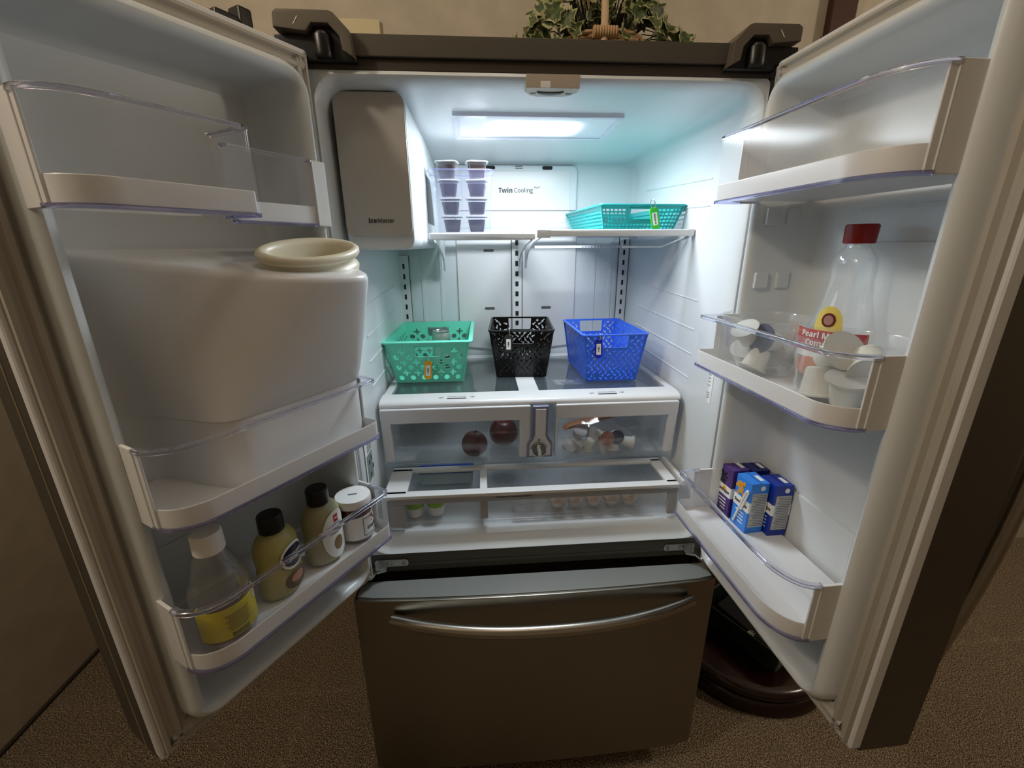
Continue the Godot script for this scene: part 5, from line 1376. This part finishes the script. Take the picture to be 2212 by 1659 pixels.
func outside_things() -> void:
	# lamp behind the camera
	var gm := mat("lamp_glow", Color(0.9, 0.85, 0.75), 0.4)
	gm.emission_enabled = true; gm.emission = ROOM_COLOR; gm.emission_energy_multiplier = 2.0
	for k in 3:
		var L := thing("ceiling_lamp", ["round glass pendant lamp above the open refrigerator", "round glass pendant lamp at the side of the room", "round glass pendant lamp at the rear of the room"][k], "ceiling lamp", Transform3D(Basis(), LAMP_AT[k]))
		obj("base", Geo.new().lathe([[0.0, 0.2], [0.06, 0.2], [0.06, 0.185], [0.012, 0.18], [0.012, 0.12], [0.03, 0.1], [0.0, 0.1]], 30), mats.plastic_white, L)
		obj("shade", Geo.new().lathe([[0.0, -0.11], [0.04, -0.102], [0.078, -0.078], [0.102, -0.04], [0.11, 0.0], [0.102, 0.04], [0.078, 0.078], [0.04, 0.102], [0.0, 0.11]], 30), gm, L, "glowing glass globe")
	# wall plate behind the refrigerator
	var W := obj("wall_plate", Geo.new().box(Vector3(-0.575, 2.05, -0.8), Vector3(-0.428, 2.203, -0.785), 0.003), mat("plate_ivory", Color(0.78, 0.73, 0.58), 0.5), self)
	tag(W, "cream rectangular plate on the wall behind the refrigerator", "wall plate")
	# ivy in a basket on the refrigerator
	var P := thing("ivy_plant", "variegated ivy spilling from a wicker basket on top of the refrigerator", "plant", T(0.19, 1.858, -0.34))
	var wick := mat("wicker", Color(0.72, 0.58, 0.42), 0.7)
	var wb := Geo.new()
	for k in 12:
		var ring := []
		var rr := 0.082 + 0.026 * k / 11.0
		for i in 49:
			var a := TAU * i / 48
			ring.append(Vector3(cos(a) * (rr + 0.0025 * (1 if (i + k) % 2 else -1)), 0.005 + k * 0.0096, sin(a) * (rr + 0.0025 * (1 if (i + k) % 2 else -1))))
		wb.tube(ring, 0.0052, 6)
	obj("wicker_basket", wb, wick, P, "pale woven basket")
	obj("soil", Geo.new().lathe([[0.0, 0.09], [0.1, 0.09], [0.1, 0.1], [0.0, 0.105]], 24), mat("soil", Color(0.07, 0.05, 0.035), 0.95), P)
	var arch := []
	for i in 25:
		var a := PI * i / 24
		arch.append(Vector3(-0.018 + 0.006 * sin(a), 0.02 + sin(a) * 0.34, cos(a) * 0.112))
	obj("basket_handle", Geo.new().tube(arch, 0.0085, 12), mat("cane", Color(0.76, 0.66, 0.52), 0.6), P, "cane handle")
	var wrap := Geo.new()
	for k in 9: wrap.lathe([[0.0, -0.003], [0.0115, -0.003], [0.013, 0.0], [0.0115, 0.003], [0.0, 0.003]], 12, E(Vector3(0, 0, 90), Vector3(-0.04 + k * 0.0062, 0.105, 0.112)), 1.0, 1.0)
	obj("handle_binding", wrap, wick, P)
	# leaf variants
	var outline := PackedVector2Array([Vector2(0, -0.28), Vector2(-0.2, -0.36), Vector2(-0.44, -0.26), Vector2(-0.33, -0.08), Vector2(-0.52, 0.12), Vector2(-0.24, 0.17), Vector2(-0.12, 0.3), Vector2(0, 0.62), Vector2(0.12, 0.3), Vector2(0.24, 0.17), Vector2(0.52, 0.12), Vector2(0.33, -0.08), Vector2(0.44, -0.26), Vector2(0.2, -0.36)])
	var lm := []
	for k in 3:
		var im := Image.create(96, 96, false, Image.FORMAT_RGB8)
		var nz := FastNoiseLite.new()
		nz.seed = 50 + k; nz.frequency = 0.06
		var inner := PackedVector2Array()
		for p in outline: inner.append(p * 0.82 + Vector2(0, 0.01))
		for y in 96:
			for x in 96:
				var p := Vector2((x / 95.0 - 0.5) * 1.2, (y / 95.0 - 0.5) * 1.2)
				var n := nz.get_noise_2d(x, y)
				var g := Color(0.16, 0.22, 0.10).lerp(Color(0.36, 0.42, 0.22), clampf(n + 0.4 + 0.12 * k, 0, 1))
				var q := p * (1.0 + 0.45 * n)
				im.set_pixel(x, y, g if Geometry2D.is_point_in_polygon(q, inner) else Color(0.66, 0.64, 0.44))
		var m := StandardMaterial3D.new()
		m.resource_name = "ivy_leaf_%d" % k
		m.albedo_texture = ImageTexture.create_from_image(im); m.roughness = 0.5
		m.backlight_enabled = true; m.backlight = Color(0.06, 0.08, 0.03)
		lm.append(m)
	var shapes := []
	for k in 4:
		var g := Geo.new()
		var l := PackedVector3Array()
		var uv := PackedVector2Array()
		var n := outline.size()
		var fold := 0.25 + 0.12 * k
		for i in n:
			var a := outline[i]
			var b := outline[(i + 1) % n]
			var tri := [Vector2(0, 0.02), a, b]
			for side in 2:
				var order := [0, 1, 2] if side == 0 else [0, 2, 1]
				for o in order:
					var p: Vector2 = tri[o]
					l.append(Vector3(p.x, p.y, absf(p.x) * fold - p.y * p.y * (0.3 + 0.15 * k) - side * 0.012))
					uv.append(p / 1.2 + Vector2(0.5, 0.5))
			# rim
			for o in [[1, 0], [1, 1], [2, 1], [1, 0], [2, 1], [2, 0]]:
				var p: Vector2 = tri[o[0]]
				l.append(Vector3(p.x, p.y, absf(p.x) * fold - p.y * p.y * (0.3 + 0.15 * k) - o[1] * 0.012))
				uv.append(p / 1.2 + Vector2(0.5, 0.5))
		shapes.append(g.solid(l, uv).mesh(50))
	rng.seed = 77
	var stems := Geo.new()
	for k in 120:
		var a := rng.randf() * TAU
		var e := rng.randf_range(0.0, 1.0)
		var rad := lerpf(0.06, 0.165, sqrt(e))
		var c := Vector3(cos(a) * rad * 1.05, 0.10 + (1.0 - e) * 0.13 + rng.randf_range(-0.02, 0.05), sin(a) * rad * 0.8)
		if k < 10: c = Vector3([-0.20, -0.175, -0.16, -0.215, -0.14, 0.17, 0.19, 0.2, 0.12, 0.15][k], [0.1, 0.14, 0.10, 0.092, 0.16, 0.11, 0.12, 0.10, 0.17, 0.14][k], 0.06)
		if c.z > 0.08 and absf(c.x + 0.015) < 0.03: c.z = 0.07
		var sc := rng.randf_range(0.042, 0.066)
		var look := Vector3(c.x * 0.5 + rng.randf_range(-0.08, 0.08), rng.randf_range(-0.05, 0.12), 0.14 + rng.randf_range(-0.1, 0.08)).normalized()
		var b := Basis.looking_at(-look, Vector3.UP) * Basis(Vector3(0, 0, 1), rng.randf_range(-2.6, 2.6))
		obj("leaf", shapes[k % 4], lm[rng.randi() % 3], P, "", Transform3D(b.scaled_local(Vector3.ONE * sc), c))
		stems.tube([Vector3(c.x * 0.25, 0.1, c.z * 0.25), Vector3(c.x * 0.7, c.y + 0.01, c.z * 0.7), c], [0.0018, 0.0014, 0.001], 5)
	obj("stems", stems, mat("ivy_stem", Color(0.16, 0.12, 0.07), 0.8), P)
	# round dark wooden stand with a basket beside the refrigerator
	var D := thing("round_stand", "low round mahogany stand on the carpet behind the open door", "stand", T(0.85, 0.0, -0.32))
	var mh := mat("mahogany", Color(0.11, 0.025, 0.018), 0.18)
	obj("drum", Geo.new().lathe([[0.0, 0.0], [0.30, 0.0], [0.305, 0.01], [0.30, 0.045], [0.285, 0.06]], 72), mh, D, "dark lower ring", Transform3D(), 50)
	obj("top", Geo.new().lathe([[0.285, 0.055], [0.297, 0.065], [0.30, 0.08], [0.295, 0.092], [0.28, 0.099], [0.265, 0.1], [0.0, 0.1]], 72), mh, D, "polished top", Transform3D(), 50)
	var K := thing("woven_basket", "dark green woven basket standing on the round mahogany stand", "basket", E(Vector3(0, 28, 0), Vector3(0.86, 0.1005, -0.27)))
	var dkg := mat("dark_green", Color(0.03, 0.10, 0.085), 0.5)
	var pr := []
	for q in [[0.0, 0.0], [0.002, 0.0], [0.012, 0.085], [0.015, 0.09], [0.013, 0.094], [0.007, 0.092], [-0.004, 0.006]]:
		var ring := PackedVector3Array()
		for p in Geo.rr(0.2 + 2 * q[0], 0.28 + 2 * q[0], 0.015, 4): ring.append(Vector3(p.x, q[1], p.y))
		pr.append(ring)
	obj("basket_body", Geo.new().loft(pr), dkg, K, "", Transform3D(), 40)
	for k in 6:
		var rp := Geo.rr(0.2 + 2 * (0.002 + 0.0017 * k + 0.001), 0.28 + 2 * (0.002 + 0.0017 * k + 0.001), 0.015, 4)
		obj("weave_band", Geo.new().sweep(rp, PackedVector2Array([Vector2(-0.002, 0.006 + k * 0.014), Vector2(0.0025, 0.009 + k * 0.014), Vector2(0.0025, 0.014 + k * 0.014), Vector2(-0.002, 0.017 + k * 0.014)]), true, -1.0), dkg, K)
	var navy := thing("folded_cloth", "dark blue folded cloth lying in the dark green basket", "cloth", E(Vector3(6, 28, 4), Vector3(0.87, 0.112, -0.28)))
	obj("fold", Geo.new().box(Vector3(-0.085, 0, -0.12), Vector3(0.085, 0.035, 0.12), 0.015), mat("navy_cloth", Color(0.02, 0.025, 0.07), 0.9), navy)
	obj("fold", Geo.new().box(Vector3(-0.075, 0.034, -0.11), Vector3(0.08, 0.056, 0.11), 0.01), mats.navy_cloth, navy)
	var foil := thing("foil_ball", "crumpled shiny foil ball in the dark green basket", "foil", T(0.80, 0.176, -0.19))
	rng.seed = 12
	var fs := []
	for i in 9:
		var a := PI * i / 8
		var ring := PackedVector3Array()
		for j in 14:
			var b := TAU * j / 14
			var r := 0.014 * (1 + rng.randf_range(-0.3, 0.3)) if i > 0 and i < 8 else 0.011
			ring.append(Vector3(sin(a) * cos(b), -cos(a), sin(a) * sin(b)) * r)
		fs.append(ring)
	obj("crumple", Geo.new().loft(fs), mats.chrome, foil, "", Transform3D(), 5)
